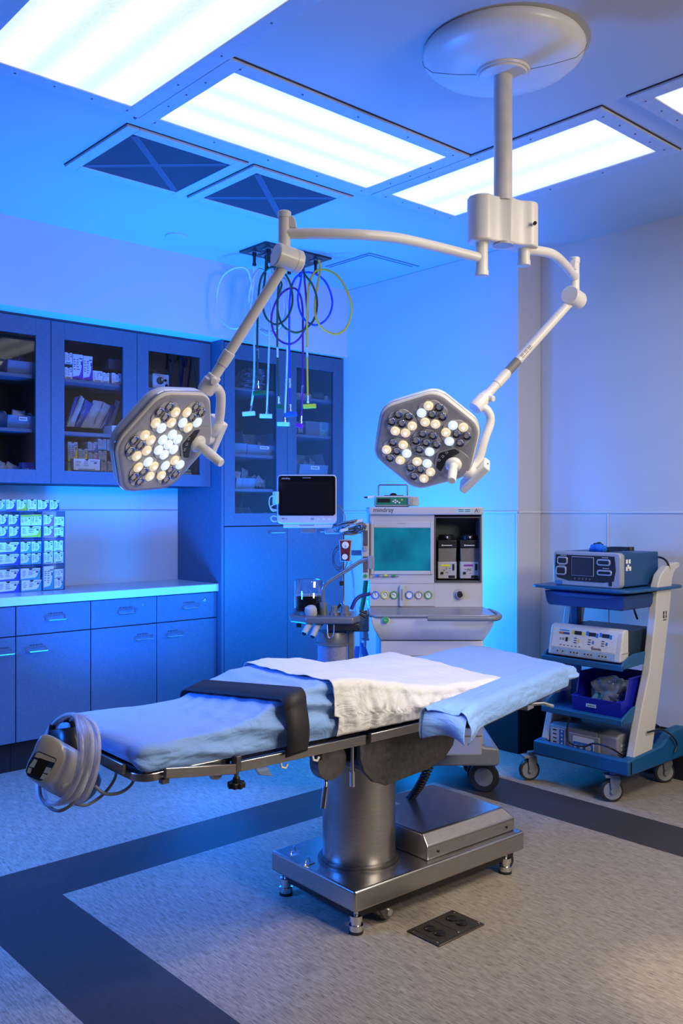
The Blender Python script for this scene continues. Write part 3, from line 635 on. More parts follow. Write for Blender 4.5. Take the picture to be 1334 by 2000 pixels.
# ============================================================ OPERATING TABLE
TO = Vector((1.99, 2.14, 0)); TR = -.0356
tb = empty('operating_table', TO, 'stainless operating table on a square base, its top flexed, dressed in sheets', 'operating table', rz=TR)
ST = M_STEEL(); SD = M_STEELD(); DK = M_DARK()
b = new(); box(b, 0, .872, 0, .47, .083, .155); base = obj('base_plate', b, ST, tb, bevel=.009, seg=3)
b = new(); box(b, .03, .84, .03, .44, .05, .083); obj('underframe', b, M_BPLAS(), tb)
for x, y in ((.035, .035), (.035, .425), (.80, .035), (.80, .425)):
    b = new(); lathe(b, [(.022, 0), (.024, .012), (.024, .028), (.018, .030), (.018, .040), (.022, .042), (.022, .060), (.008, .062), (.008, .09)], (x, y, 0), n=24); f = obj('leg', b, M_CHROME(), tb, angle=30)
    b = new(); lathe(b, [(.0245, .001), (.0245, .010)], (x, y, 0), n=24, cap=False); obj('rubber_foot', b, DK, f)
b = new(); prism(b, [(.13, .05), (.19, .05), (.19, .02), (.165, .012), (.15, .02)], 'y', .02, .03); obj('bracket', b, SD, tb)
b = new(); lathe(b, [(.012, 0), (.012, .012)], (.172, .015, .034), (0, 1, 0), 16); obj('bracket_bolt', b, M_CHROME(), tb)
b = new(); lathe(b, [(.030, -.012), (.030, .012)], (.835, .06, .031), (0, 1, 0), 24); obj('castor_wheel', b, DK, tb)
# cover box with sloped front edges
b = new(); x0, x1, y0, y1 = .365, .850, .03, .46
R0 = [(x0, y0), (x1, y0), (x1, y1), (x0, y1)]
lv = []
for ins, z in ((0, .155), (0, .205), (.035, .243)):
    lv.append([b.verts.new((x, y, z)) for x, y in ((x0+ins*.25, y0+ins), (x1-ins*.9, y0+ins), (x1-ins*.9, y1-ins*.3), (x0+ins*.25, y1-ins*.3))])
for A, B in zip(lv, lv[1:]):
    for j in range(4): b.faces.new((A[j], A[(j+1) % 4], B[(j+1) % 4], B[j]))
b.faces.new(lv[0][::-1]); b.faces.new(lv[-1]); cv_ = obj('cover_box', b, ST, tb, bevel=.006, seg=3)
for x in (.42, .80): b = new(); lathe(b, [(.005, 0), (.005, .004)], (x, y0+.001, .178), (0, -1, 0), 12); obj('screw', b, M_BPLAS(), cv_)
b = new(); box(b, .47, .54, .35, .385, .2432, .2438); st_ = obj('sticker', b, mat('faded_sticker', (.35, .36, .38), .5, scale=300, var=.6), cv_); label_strip(st_, .61, .27, .244, .05) if False else None
for x, y in ((.045, .395), (.025, .285)):
    b = new(); box(b, x-.025, x+.025, y-.012, y+.012, .155, .158); tube(b, [(x-.01, y, .158), (x-.004, y, .176), (x+.006, y, .180), (x+.012, y, .160)], .0018, 6); obj('clip', b, M_CHROME(), base)
cxs, cyt = .205, .215
b = new(); lathe(b, [(.148, .155), (.148, .160), (.140, .162), (.140, .170), (.131, .172)], (cxs, cyt, 0), n=56); obj('column_ring', b, SD, tb, angle=30)
b = new(); lathe(b, [(.131, .165), (.131, .535), (.125, .540)], (cxs, cyt, 0), n=64); obj('column', b, ST, tb, angle=30)
b = new(); lathe(b, [(.110, .535), (.110, .58)], (cxs, cyt, 0), n=40); box(b, -.02, .34, .06, .40, .56, .655); obj('column_head', b, M_BPLAS(), tb, bevel=.006)
b = new(); lathe(b, [(.058, -.006), (.060, 0), (.060, .035)], (-.100, .0, .600), (0, 1, 0), 40); dd = obj('pivot_disc', b, SD, tb)
b = new(); box(b, -.165, -.145, -.012, .03, .615, .650); obj('pivot_stop', b, M_BPLAS(), dd, bevel=.002)
b = new(); lathe(b, [(.006, 0), (.006, .128)], (-.030, -.022, .512), (0, 0, 1), 16); lathe(b, [(.009, .0), (.009, .05)], (-.030, -.022, .512), (0, 0, 1), 16); obj('lever', b, M_CHROME(), tb)
b = new(); tube(b, [(-.055, .09, .535), (-.075, .06, .530), (-.080, .05, .515), (-.098, .045, .440)], .006, 10); tube(b, [(-.082, .05, .505), (-.098, .045, .438)], .009, 12); obj('brake_lever', b, M_CHROME(), tb)
# side shrouds
sh = [(-.012, .672), (-.012, .60), (.005, .555), (.045, .515), (.085, .500), (.10, .492), (.30, .510), (.38, .532), (.425, .570), (.440, .610), (.440, .672)]
for y0_, y1_ in ((-.040, -.022), (.482, .500)):
    b = new(); prism(b, sh, 'y', y0_, y1_); o_ = obj('side_shroud', b, mat('worn_grey_steel', (.105, .103, .10), .5, .7, scale=55, var=.22, bump=.06), tb, bevel=.003)
b = new(); prism(b, [(.02, .66), (.03, .56), (.09, .52), (.36, .54), (.42, .60), (.42, .66)], 'y', -.02, .48); obj('shroud_core', b, M_BPLAS(), tb)
# platform sections and pads
def bar(name, pts, y0_, y1_, hh, m, parent=tb, bev=.002):
    b = new(); up = [(s, z) for s, z in pts]; dn = [(s, z-hh) for s, z in pts][::-1]; prism(b, up+dn, 'y', y0_, y1_); return obj(name, b, m, parent, bevel=bev)
plat = [('leg_plate', [(-.775, .700), (-.50, .692)]), ('seat_plate', [(-.495, .698), (-.005, .698)]), ('back_plate', [(.012, .700), (.56, .702), (.99, .722)])]
for nm, pts in plat: bar(nm, pts, -.03, .49, .022, M_BPLAS())
b = new(); oo = rrect(-.795, -.50, -.042, .502, .05, 6); prism(b, oo, 'z', .672, .695); obj('leg_frame', b, ST, tb, bevel=.003)
for ys in ((-.066, -.052), (.512, .526)):
    o1 = bar('side_rail', [(-.728, .709), (-.502, .679)], *ys, .029, ST)
    o2 = bar('side_rail', [(-.488, .684), (-.010, .6825)], *ys, .030, ST)
    o3 = bar('side_rail', [(.012, .683), (.335, .686)], *ys, .029, ST)
    o4 = bar('side_rail', [(.56, .690), (.97, .708)], *ys, .029, ST) if ys[0] > 0 else None
    for x in (-.72, -.53, -.46, -.05, .04, .30):
        b = new(); yy = sorted((ys[0] if ys[0] > 0 else ys[1], -.03 if ys[0] < 0 else .49)); box(b, x-.01, x+.01, *yy, .662, .675); obj('rail_spacer', b, SD, tb)
for y0_, y1_ in ((.02, .21), (.25, .44)):
    b = new(); box(b, -.812, -.800, y0_, y1_, .688, .716); obj('end_rail', b, ST, tb, bevel=.002)
    b = new(); box(b, -.80, -.79, (y0_+y1_)/2-.02, (y0_+y1_)/2+.02, .690, .70); obj('rail_spacer', b, SD, tb)
b = new(); prism(b, [(-.66, .668), (-.52, .662), (-.515, .645), (-.53, .630), (-.55, .632), (-.56, .650), (-.66, .660)], 'y', -.02, .0); lathe(b, [(.012, -.002), (.012, .004)], (-.535, -.02, .645), (0, -1, 0), 20); obj('hinge_bracket', b, WH, tb, bevel=.002)
b = new(); lathe(b, [(.007, 0), (.007, .05)], (-.494, -.052, .622), (0, 0, 1), 12); box(b, -.502, -.486, -.066, -.036, .655, .700); kn = obj('rail_clamp', b, SD, tb, bevel=.001)
b = new(); prism(b, [(-.494+.024*(1+.12*math.cos(8*a))*math.cos(a), -.052+.024*(1+.12*math.cos(8*a))*math.sin(a)) for a in [2*PI*i/48 for i in range(48)]], 'z', .608, .624); lathe(b, [(.012, 0), (.010, .014)], (-.494, -.052, .624), n=16); obj('clamp_knob', b, M_BPLAS(), kn, bevel=.002)
for x in (-.225, -.345):
    b = new(); tube(b, [(x, -.06, .658), (x+.004, -.062, .640), (x+.018, -.062, .634), (x+.026, -.062, .646)], .004, 8); obj('strap_hook', b, WH, tb)
# pads
FOAM = mat('black_foam_pad', (.018, .018, .020), .6)
def lerp_tab(tab, s):
    if s <= tab[0][0]: return tab[0][1]
    for (a, za), (c, zc) in zip(tab, tab[1:]):
        if s <= c: u = (s-a)/(c-a); u = u*u*(3-2*u)*.5+u*.5; return za+(zc-za)*u
    return tab[-1][1]
NEAR = [(-.80, .768), (-.62, .768), (-.50, .776), (-.42, .790), (-.34, .818), (-.24, .850), (-.12, .862), (0, .850), (.12, .822), (.25, .796), (.40, .782), (.60, .772), (.85, .758), (1.0, .764), (1.2, .768)]
FAR = [(-.80, .765), (-.5, .757), (-.38, .760), (-.32, .775), (-.25, .812), (-.16, .836), (0, .846), (.14, .832), (.27, .802), (.40, .797), (.52, .805), (.62, .806), (.72, .786), (.82, .784), (1.0, .796), (1.2, .794)]
BOT = [(-.80, .712), (-.5, .704), (0, .702), (.5, .704), (1.0, .716), (1.2, .722)]
def ztop(s, v): return lerp_tab(NEAR, s)*(1-v)+lerp_tab(FAR, s)*v
b = new(); V = grid(b, 30, 2, lambda u, v: (-.775+u*1.905, -.022+.505*v, ztop(-.775+u*1.905, v)-.012)); 
bot = grid(b, 30, 2, lambda u, v: (-.775+u*1.905, -.022+.505*v, lerp_tab(BOT, -.775+u*1.905)))
for i in range(30):
    b.faces.new((V[i][0], V[i+1][0], bot[i+1][0], bot[i][0])); b.faces.new((V[i][2], bot[i][2], bot[i+1][2], V[i+1][2]))
for e in (0, 30):
    for j in range(2): b.faces.new((V[e][j], V[e][j+1], bot[e][j+1], bot[e][j]))
obj('mattress', b, FOAM, tb)
# arm board beside the head section
AB0, AB1 = Vector((.20, -.235)), Vector((1.06, .018)); ad = (AB1-AB0).normalized(); an = Vector((-ad.y, ad.x)); ALEN = (AB1-AB0).length
Am = Matrix.Translation(Vector((AB0.x, AB0.y, 0))) @ Matrix.Rotation(math.atan2(ad.y, ad.x), 4, 'Z')
b = new(); prism(b, rrect(.10, ALEN-.02, -.062, .062, .03), 'z', .690, .698, Am); obj('arm_board', b, M_BPLAS(), tb, bevel=.002)
b = new(); prism(b, rrect(.04, ALEN, -.060, .060, .03), 'z', .698, .766, Am); obj('arm_board_pad', b, FOAM, tb, bevel=.006)
b = new(); box(b, .58, .64, -.03, .03, .655, .69, Am); tube(b, [Am @ Vector(p) for p in ((.60, -.02, .675), (.68, -.05, .668), (.73, -.07, .650))], .008, 8); obj('arm_board_lever', b, M_CHROME(), tb)

# ---------------------------------------------------------- cloth
def cloth(name, col, rough=.75, wv=700, bump=.25):
    m = mat(name, col, rough, bump=bump, scale=wv, var=.05, sheen=.15); N, L, p = nodes(m)
    tc = N.new('ShaderNodeTexCoord'); mp = N.new('ShaderNodeMapping'); mp.inputs['Scale'].default_value = (9, 5, 16); mp.inputs['Rotation'].default_value = (0, .5, .6); L.new(tc.outputs['Object'], mp.inputs[0])
    n = N.new('ShaderNodeTexNoise'); n.inputs['Scale'].default_value = 1; n.inputs['Detail'].default_value = 4; n.inputs['Distortion'].default_value = 1.2; L.new(mp.outputs[0], n.inputs['Vector'])
    b = N.new('ShaderNodeBump'); b.inputs['Strength'].default_value = .55; b.inputs['Distance'].default_value = .02
    L.new(n.outputs['Fac'], b.inputs['Height']); old = [q for q in N if q.type == 'BUMP' and q != b]
    if old: L.new(old[0].outputs[0], b.inputs['Normal'])
    L.new(b.outputs[0], p.inputs['Normal']); return m
BLUEC = cloth('blue_sheet_cloth', (.235, .41, .78)); WHITEC = cloth('white_sheet_cloth', (.72, .71, .69))
BLUED = cloth('blue_drape_cloth', (.22, .42, .86), .55, 900, .35)
def fbm(x, y, z=0, o=3):
    s_ = 0; a = 1
    for k in range(o): s_ += a*noise.noise(Vector((x, y, z+k*7.3))); x *= 2.1; y *= 2.1; a *= .5
    return s_
def sect(v, tn, tf, zb, zn, zf, bul=.012, p=.13):
    """cross-section around the pad, v in 0..1: near bottom -> top -> far bottom"""
    if v < .22:
        u = v/.22; hgt = zn-.028-zb; return tn-bul*math.sin(PI*min(1, u*1.05))*1.0, zb+hgt*u
    if v < .32:
        u = (v-.22)/.10*PI/2; return tn+.028-.028*math.cos(u), zn-.028+.028*math.sin(u)
    if v < .78:
        u = (v-.32)/.46; return tn+.028+(tf-tn-.056)*u, zn+(zf-zn)*u
    if v < .88:
        u = (v-.78)/.10*PI/2; return tf-.028+.028*math.sin(u), zf-.028+.028*math.cos(u)
    u = (v-.88)/.12; return tf+bul*math.sin(PI*(1-u)), zf-.028-(zf-.028-zb)*u
def blue_fn(u, v):
    s = -.800+u*1.985
    e = 0; k = 1.0
    for end, sg in ((-.800, 1), (1.185, -1)):
        dd_ = (s-end)*sg
        if dd_ < .045: k = math.sqrt(max(0.0, 1-((.045-dd_)/.045)**2)); 
    zn, zf = lerp_tab(NEAR, s)+.002, lerp_tab(FAR, s)+.002; zb = lerp_tab(BOT, s)-.012
    if s > .95: zb += .012
    t_, z_ = sect(v, -.040, .500, zb, zn, zf)
    zm = (zb+zn)/2; t_ = .23+(t_-.23)*(.90+.10*k); z_ = zm+(z_-zm)*(.35+.65*k)
    # folds
    side = max(0, 1-abs(v-.15)/.16); top = 1 if .3 < v < .8 else 0
    w_ = 0
    if s < -.10:
        w_ += side*(.013*math.sin(17*(s*1.0+z_*5.5)+3.5*fbm(s*3, z_*6))+.016*fbm(s*7, z_*24, 3)+.006*abs(fbm(s*16, z_*50, 13)))
        w_ += top*(.0025*fbm(s*6+t_*9, t_*4-s*2, 5)+.0022*math.sin(70*(t_*.9-s*.35)+3*fbm(s*4, t_*4, 2))*max(0, 1-abs(s+.38)/.25))
        if -.35 < s < -.10: w_ += side*.005*math.sin(60*(s+z_*.6)+3*fbm(s*5, z_*5, 8))+top*.0018*math.sin(110*(s-.2*t_)+3*fbm(s*6, t_*6, 1))
    if s > .68: w_ += top*.0025*fbm(s*5, t_*7, 9)
    if s > 1.02: w_ += side*(.006*math.sin(55*(s+z_)))+.003*fbm(s*14, t_*14, 4)
    if -.78 > s: w_ += .004*fbm(t_*12, z_*12, 6)
    if v < .3: t_ -= w_
    elif v < .8: z_ += w_
    else: t_ += w_*.5
    return (s, t_, z_)
root = lambda nm, lb, ct, g=None: empty(nm, TO, lb, ct, rz=TR, group=g)
def sheet(name, bm, m, label, cat, sub=0, solid=.0016):
    o = obj(name, bm, m, None, angle=180, solid=solid, sub=sub); o.location = TO; o.rotation_euler = (0, 0, TR); return prop(o, label, cat)
b = new(); V = grid(b, 230, 84, blue_fn)
for e in (0, -1): b.faces.new(V[e])
sheet('fitted_sheet', b, BLUEC, 'light blue fitted sheet covering the whole operating table mattress', 'sheet', solid=0)
def white_fn(u, v):
    s0 = -.155+.055*min(1, max(0, (v-.25)/.5))+.012*math.sin(9*v)+(.02 if v < .1 else 0); s1 = .66+.03*(1-v)+.01*math.sin(7*v)
    s = s0+(s1-s0)*u
    zn, zf = lerp_tab(NEAR, s)+.010, lerp_tab(FAR, s)+.010; zb = .698-.0*s
    t_, z_ = sect(v, -.064, .518, zb, zn, zf, .010)
    side = max(0, 1-abs(v-.12)/.20); w_ = 0
    amp = .5+.5*min(1, max(0, (s+.12)/.1))
    f1 = math.sin(58*s+5*fbm(s*4, v*3)+1.2*v); f2 = fbm(s*26, v*4, 2)
    fade = min(1, v/.05) if v < .05 else 1
    w_ += side*amp*(.0105*f1*math.sin(PI*min(1, v/.26))+.012*f2+.005*fbm(s*60, v*9, 11))
    if v >= .3: w_ += .005*fbm(s*7, v*8, 4)+.0025*fbm(s*22, v*7, 14)
    edge = min(u, 1-u); w_ += .004*max(0, 1-edge/.03)*(fbm(v*14, 1.3)+.6)
    if v < .3: t_ -= w_
    elif v < .8: z_ += w_
    else: t_ += w_
    return (s, t_, z_)
b = new(); grid(b, 190, 90, white_fn); sheet('draw_sheet', b, WHITEC, 'white draw sheet laid across the middle of the operating table', 'sheet', solid=.002)
# drape over the arm board
def drape_fn(u, v):
    a = -.045+u*(ALEN+.075)
    z0, z1, hw = .698, .778, .068
    if a < .12: hw += .012*(1-a/.12)
    tn = -hw; tf = hw; t_, z_ = sect(v, tn, tf, z0 if a > .06 else z0-.022*(1-max(a, 0)/.06), z1+.004*a, z1+.004*a, .004)
    k = 1
    if a > ALEN+.005: k = math.sqrt(max(0, 1-((a-ALEN-.005)/.026)**2)); z_ = z0+.02+(z_-z0-.02)*k; t_ *= (.75+.25*k)
    if a < .05:
        q = 1-(a+.045)/.095
        if v < .5: t_ -= .006*math.sin(14*v)*q
        z_ -= .014*q*q*(1.2 if .3 < v < .8 else .4)
        z_ += .004*q*math.sin(12*v)
    w_ = .0016*fbm(a*8, v*7, 3)+.0010*math.sin(150*a*.2+30*v)*.4
    if v < .32: t_ -= w_+.0035*max(0, math.sin(PI*v/.32))*fbm(a*5, v*6, 7)
    elif v < .8: z_ += w_
    return Am @ Vector((a, t_, z_))
b = new(); V = grid(b, 120, 60, drape_fn); b.faces.new(V[-1])
# hanging folded flap closing the near end
sheet('folded_drape', b, BLUED, 'folded blue textured drape covering the arm board at the near side', 'drape', solid=.002)
b = new()
def flap(u, v):
    # curtain across the open end, folded outward and pointed at the bottom
    yy = -.078+.150*u; zt = .772-.012*abs(u-.5); zb_ = .672+.018*math.sin(3.2*u)
    z = zt+(zb_-zt)*v; a = -.050-.022*math.sin(PI*v)*(.4+.6*math.sin(PI*u))-.008*math.sin(7*u+2*v)*v+(.02*(1-v))
    return Am @ Vector((a, yy, z))
grid(b, 40, 24, flap); sheet('drape_end', b, BLUED, 'hanging end of the folded blue drape at its near corner, lit brightly', 'drape', solid=.002)
# strap
b = new(); SP = []
for i in range(61):
    v = i/60; s = -.335
    zn, zf = lerp_tab(NEAR, -.30)+.020, lerp_tab(FAR, -.34)+.026
    vv = .02+.90*v; t_, z_ = sect(vv, -.072, .518, .660, zn, zf, .016); SP.append((t_, z_, vv))
A = []
for t_, z_, vv in SP:
    dz = (lerp_tab(NEAR, -.258)-lerp_tab(NEAR, -.338))*(1 if .2 < vv < .85 else .3)
    if vv > .85: dz = .02
    A.append([b.verts.new((-.338-.02*max(0, vv-.3), t_, z_-dz*.45)), b.verts.new((-.298-.02*max(0, vv-.3), t_, z_)), b.verts.new((-.258-.02*max(0, vv-.3), t_, z_+dz*.45))])
for p, q in zip(A, A[1:]):
    b.faces.new((p[0], p[1], q[1], q[0])); b.faces.new((p[1], p[2], q[2], q[1]))
o = sheet('safety_strap', b, mat('black_webbing', (.022, .020, .024), .55, bump=.2, scale=400), 'wide black safety strap across the leg end of the table', 'strap', solid=.005)
# loose tails
b = new(); grid(b, 6, 8, lambda u, v: (-.42+.05*u+.02*v, -.02-.01*v, .655-.035*v-.012*u)); sheet('sheet_tie', b, cloth('pale_tie', (.30, .42, .70)), 'small pale strap tail hanging below the side rail beside the black knob', 'strap tail')
# coiled black cable under the table
b = new(); pts = []; A_, B_ = at(845, 1480, d=3.42), at(800, 1560, d=3.62); B_.z = max(B_.z, .03)
for i in range(340):
    u = i/339; c = A_.lerp(B_, u)+Vector((0, 0, -.02*math.sin(PI*u))); a = 2*PI*17*u; pts.append(c+RV*.016*math.cos(a)+FV*.016*math.sin(a))
tube(b, pts, .0045, 7); prop(obj('coiled_cable', b, M_BPLAS(), angle=70), 'black coiled cable hanging down behind the table column', 'cable')

# ---------------------------------------------------------- compression pump at the foot end
PUM = mat('pump_silver', (.48, .46, .43), .35, .25, scale=10)
pr = at(120, 1500, d=2.5)
pp = empty('compression_pump', pr, 'silver-grey compression pump with handle and keypad hung on the table foot end', 'pump')
ol = [(72, 1446), (82, 1434), (96, 1435), (112, 1443), (124, 1456), (129, 1474), (125, 1492), (116, 1508), (104, 1524), (90, 1532), (70, 1527), (53, 1517), (49, 1503), (54, 1487), (64, 1466)]
cxp, cyp = 90, 1484
def ring(dx, dy, sc_, d): return [at(cxp+(x-cxp)*sc_+dx, cyp+(y-cyp)*sc_+dy, d=d)-pr for x, y in ol]
b = new(); RR = [ring(-1, 1, .86, 2.335), ring(0, 0, .96, 2.340), ring(2, 1, 1.0, 2.352), ring(22, 14, 1.03, 2.40), ring(38, 24, 1.04, 2.44)]
RR = [smooth_path(r, 3, True) for r in RR]; V = [[b.verts.new(p) for p in r] for r in RR]
for A, B in zip(V, V[1:]):
    for j in range(len(A)): b.faces.new((A[j], A[(j+1) % len(A)], B[(j+1) % len(A)], B[j]))
b.faces.new(V[0]); b.faces.new(V[-1][::-1]); body = obj('body', b, PUM, pp, angle=50)
b = new(); RR = [smooth_path(r, 3, True) for r in (ring(36, 22, .98, 2.43), ring(52, 34, .98, 2.47), ring(70, 42, .90, 2.53), ring(80, 44, .72, 2.56))]; V = [[b.verts.new(p) for p in r] for r in RR]
for A, B in zip(V, V[1:]):
    for j in range(len(A)): b.faces.new((A[j], A[(j+1) % len(A)], B[(j+1) % len(A)], B[j]))
b.faces.new(V[0]); b.faces.new(V[-1][::-1]); obj('back_shell', b, mat('pump_dark', (.10, .10, .11), .4), pp, angle=50)
def pz(x, y): return 30+.1949*x, 1370+.1949*y
def patchp(name, pts, m, parent, d, th=.003):
    b = new(); A = [b.verts.new(at(*pz(x, y), d=d)-pr) for x, y in pts]; B = [b.verts.new(at(*pz(x, y), d=d+th+.004)-pr) for x, y in pts]
    b.faces.new(A); b.faces.new(B[::-1])
    for j in range(len(A)): b.faces.new((A[j], A[(j+1) % len(A)], B[(j+1) % len(A)], B[j]))
    return obj(name, b, m, parent)
KP = mat('pump_panel_navy', (.015, .03, .10), .3); LG = mat('pump_key_grey', (.42, .50, .58), .4)
scr = patchp('keypad', [(200, 510), (240, 500), (410, 570), (412, 590), (360, 690), (260, 795), (230, 795), (120, 745), (103, 700), (130, 620)], KP, body, 2.3325)
patchp('panel_margin', [(210, 515), (235, 510), (405, 580), (395, 615), (190, 555)], mat('pump_margin', (.5, .48, .45), .4), scr, 2.3315)
patchp('display', [(240, 565), (340, 600), (258, 775), (155, 725)], M_BPLAS(), scr, 2.3312)
for pts in ([(190, 575), (222, 590), (185, 665), (135, 650)], [(130, 660), (165, 672), (150, 722), (115, 715)], [(310, 655), (365, 670), (335, 725), (280, 715)], [(275, 722), (325, 740), (285, 780), (245, 775)]):
    patchp('key', pts, LG, scr, 2.3308)
# handle slot
patchp('handle_slot', [(275, 402), (310, 412), (400, 455), (418, 500), (395, 490), (330, 450), (290, 425)], mat('slot_light', (.45, .55, .7), .4), body, 2.3385)
b = new(); sA = at(*pz(430, 750), d=2.37)-pr; q = [at(*pz(x, y), d=d_)-pr for x, y, d_ in ((428, 745, 2.374), (520, 690, 2.395), (575, 760, 2.412), (490, 870, 2.395))]
vs = [b.verts.new(p-FV*.006) for p in q]; b.faces.new(vs); stk = obj('asset_sticker', b, M_PAPER(), body, solid=.001)
Xs = (q[1]-q[0]).normalized(); Ys = (q[0]-q[3]); Ys = (Ys-Xs*Ys.dot(Xs)).normalized(); Zs = Xs.cross(Ys)
Ms = Matrix((( Xs.x, Ys.x, Zs.x, 0), (Xs.y, Ys.y, Zs.y, 0), (Xs.z, Ys.z, Zs.z, 0), (0, 0, 0, 1)))
text('TAKW', .011, Matrix.Translation(q[3].lerp(q[0], .35)-FV*.009+Xs*.002) @ Ms, M_INK(), stk)
text('721877', .006, Matrix.Translation(q[3].lerp(q[0], .75)-FV*.009+Xs*.006) @ Ms, M_INK(), stk)
# second handle / bracket behind
b = new(); tube(b, [at(x, y, d=2.60)-pr for x, y in ((100, 1440), (104, 1415), (120, 1405), (138, 1406), (146, 1420))], .010, 10, smooth=4); obj('rear_handle', b, M_BPLAS(), pp)
b = new(); V = [at(x, y, d=d_)-pr for x, y, d_ in ((102, 1425, 2.6), (148, 1420, 2.58), (165, 1500, 2.56), (120, 1500, 2.58))]; vs = [b.verts.new(v) for v in V]; b.faces.new(vs); obj('rear_case', b, M_BPLAS(), pp, solid=.03)
b = new(); tube(b, [at(x, y, d=d_)-pr for x, y, d_ in ((165, 1490, 2.56), (190, 1470, 2.56), (205, 1480, 2.56))], .014, 10); obj('hook', b, M_BPLAS(), pp)
TUBE = mat('clear_pvc_tube', (.80, .80, .88), .14, 0, scale=40, alpha=.42, coat=1, spec=.8)
ct = empty('tubing_coil', pr, 'thick coil of clear plastic tubing draped over the pump at the table foot', 'tubing')
def coil(bund, base_pts, offs):
    for o_ in offs:
        b = new(); rd = random.Random(int(o_*10)+bund)
        P = [at(x+o_*wx+rd.uniform(-1, 1), y+rd.uniform(-2, 2)+abs(o_)*.15, d=d_+rd.uniform(-.006, .006))-pr for x, y, d_, wx in base_pts]
        tube(b, P, .0052, 8, closed=True, smooth=7); obj('tube_loop', b, TUBE, ct, angle=80)
coil(0, [(150, 1396, 2.44, .5), (166, 1420, 2.36, 1), (170, 1470, 2.33, 1), (160, 1520, 2.33, 1), (138, 1556, 2.34, 1), (108, 1570, 2.38, .6), (84, 1556, 2.46, .6), (82, 1500, 2.60, .5), (98, 1430, 2.62, .5), (122, 1400, 2.55, .5)], [-14, -10, -6, -2, 2, 6, 10])
coil(50, [(160, 1398, 2.50, .6), (184, 1418, 2.44, .7), (190, 1465, 2.40, .7), (182, 1520, 2.40, .7), (160, 1562, 2.42, .7), (140, 1560, 2.5, .5), (140, 1480, 2.61, .5), (142, 1410, 2.60, .5)], [-9, -4, 1, 6])
t = empty('pump_cable', pr, 'dark grey cable looping under the pump at the table foot', 'cable')
for pts in ([(77, 1532, 2.44), (82, 1560, 2.42), (108, 1583, 2.38), (135, 1575, 2.36), (160, 1545, 2.36), (172, 1510, 2.40)], [(146, 1570, 2.44), (170, 1572, 2.46), (200, 1553, 2.48), (222, 1525, 2.5), (229, 1498, 2.52)], [(185, 1535, 2.44), (205, 1550, 2.45), (235, 1548, 2.47), (258, 1530, 2.5), (264, 1503, 2.52)]):
    b = new(); tube(b, [at(x, y, d=d_)-pr for x, y, d_ in pts], .0045, 8, smooth=7); obj('cable', b, M_GPLAS(), t, angle=80)
# floor outlet plate
t = empty('floor_outlet_box', (2.27, 1.993, 0), 'dark metal floor outlet box in front of the operating table base', 'floor outlet')
ox0, ox1, oy0, oy1 = -.115, .115, -.072, .072
b = new(); box(b, ox0, ox1, oy0, oy1, 0, .006); obj('cover_plate', b, mat('outlet_bronze', (.085, .075, .065), .45, .7, var=.15), t, bevel=.003)
b = new(); box(b, ox0+.02, -.003, oy0+.012, oy1-.012, .006, .0075); box(b, .003, ox1-.02, oy0+.012, oy1-.012, .006, .0075); obj('inner_plate', b, mat('outlet_bronze', (.1, .1, .1), .4), t, bevel=.001)
for x in (-.055, .055):
    for y in (-.022, .022):
        b = new(); lathe(b, [(.019, .0075), (.019, .012), (.016, .014)], (x, y, 0), n=24); f = obj('socket_flap', b, M_BPLAS(), t)
for x in (-.104, .104, 0):
    for y in (-.055, .055): b = new(); lathe(b, [(.004, .006), (.004, .008)], (x, y, 0), n=10); obj('screw', b, M_CHROME(), t)
# ============================================================ ANAESTHESIA MACHINE
AD = 4.3; AK = AD/FPX
def ux_(px): return (px-832)*AK
def uz(py): return EYE-(py-CY)*AK
def ln(px, py, d): # local machine coordinates of a point seen at depth d
    k = d/FPX; return Vector(((px-CX)*k-(832-CX)*AK, d-AD, EYE-(py-CY)*k))
ar = at(832, 1000, d=AD); ar.z = 0
am = empty('anaesthesia_machine', ar, 'large grey anaesthesia machine with teal screen and gauges against the corner wall', 'anaesthesia machine', rz=-YAW)
AG = mat('machine_shell', (.50, .49, .47), .38, scale=8, var=.03); AG2 = mat('machine_shell_grey', (.34, .335, .33), .4, scale=8)
def pan(name, p, m, y0=0.0, y1=.02, bev=.003, parent=am, r=None, seg=2):
    """rectangular piece given by its face corners (left, right, top, bottom)"""
    x0, x1, z1, z0 = ux_(p[0]), ux_(p[1]), uz(p[2]), uz(p[3]); b = new()
    if r: prism(b, rrect(x0, x1, z0, z1, r), 'y', y0, y1)
    else: box(b, x0, x1, y0, y1, z0, z1)
    return obj(name, b, m, parent, bevel=bev, seg=seg)
pan('top_cap', (720, 943.5, 990, 1005.5), AG, -.02, .46, .008, seg=3)
pan('body', (722, 849, 1003, 1185), AG, .0, .44, .004)
pan('body_side', (940, 943, 1003, 1190), AG, .0, .44, .002)
pan('body_lower', (848, 941, 1137, 1187), AG, .0, .44, .002)
pan('panel_seam', (722, 941, 1138.6, 1139.8), AG2, -.0015, .002, 0)
pan('vaporizer_bay', (848, 941, 1006, 1138), mat('bay_interior', (.075, .11, .12), .5), .17, .44, 0)
b = new(); frame_box(b, (ux_(848.5), ux_(940.5), uz(1138), uz(1009)), (ux_(851.5), ux_(937), uz(1134.5), uz(1012)), -.003, .17); obj('bay_surround', b, mat('bay_dark', (.07, .075, .08), .4), am, bevel=.002)
b = new(); frame_box(b, (ux_(724), ux_(846), uz(1122), uz(1018)), (ux_(730), ux_(840.5), uz(1115), uz(1031)), -.008, .0); obj('screen_bezel', b, AG, am, bevel=.003)
TEAL = mat('lit_screen', (.0, .02, .03), .45, spec=.2, emit=(.01, .27, .30), es=.85)
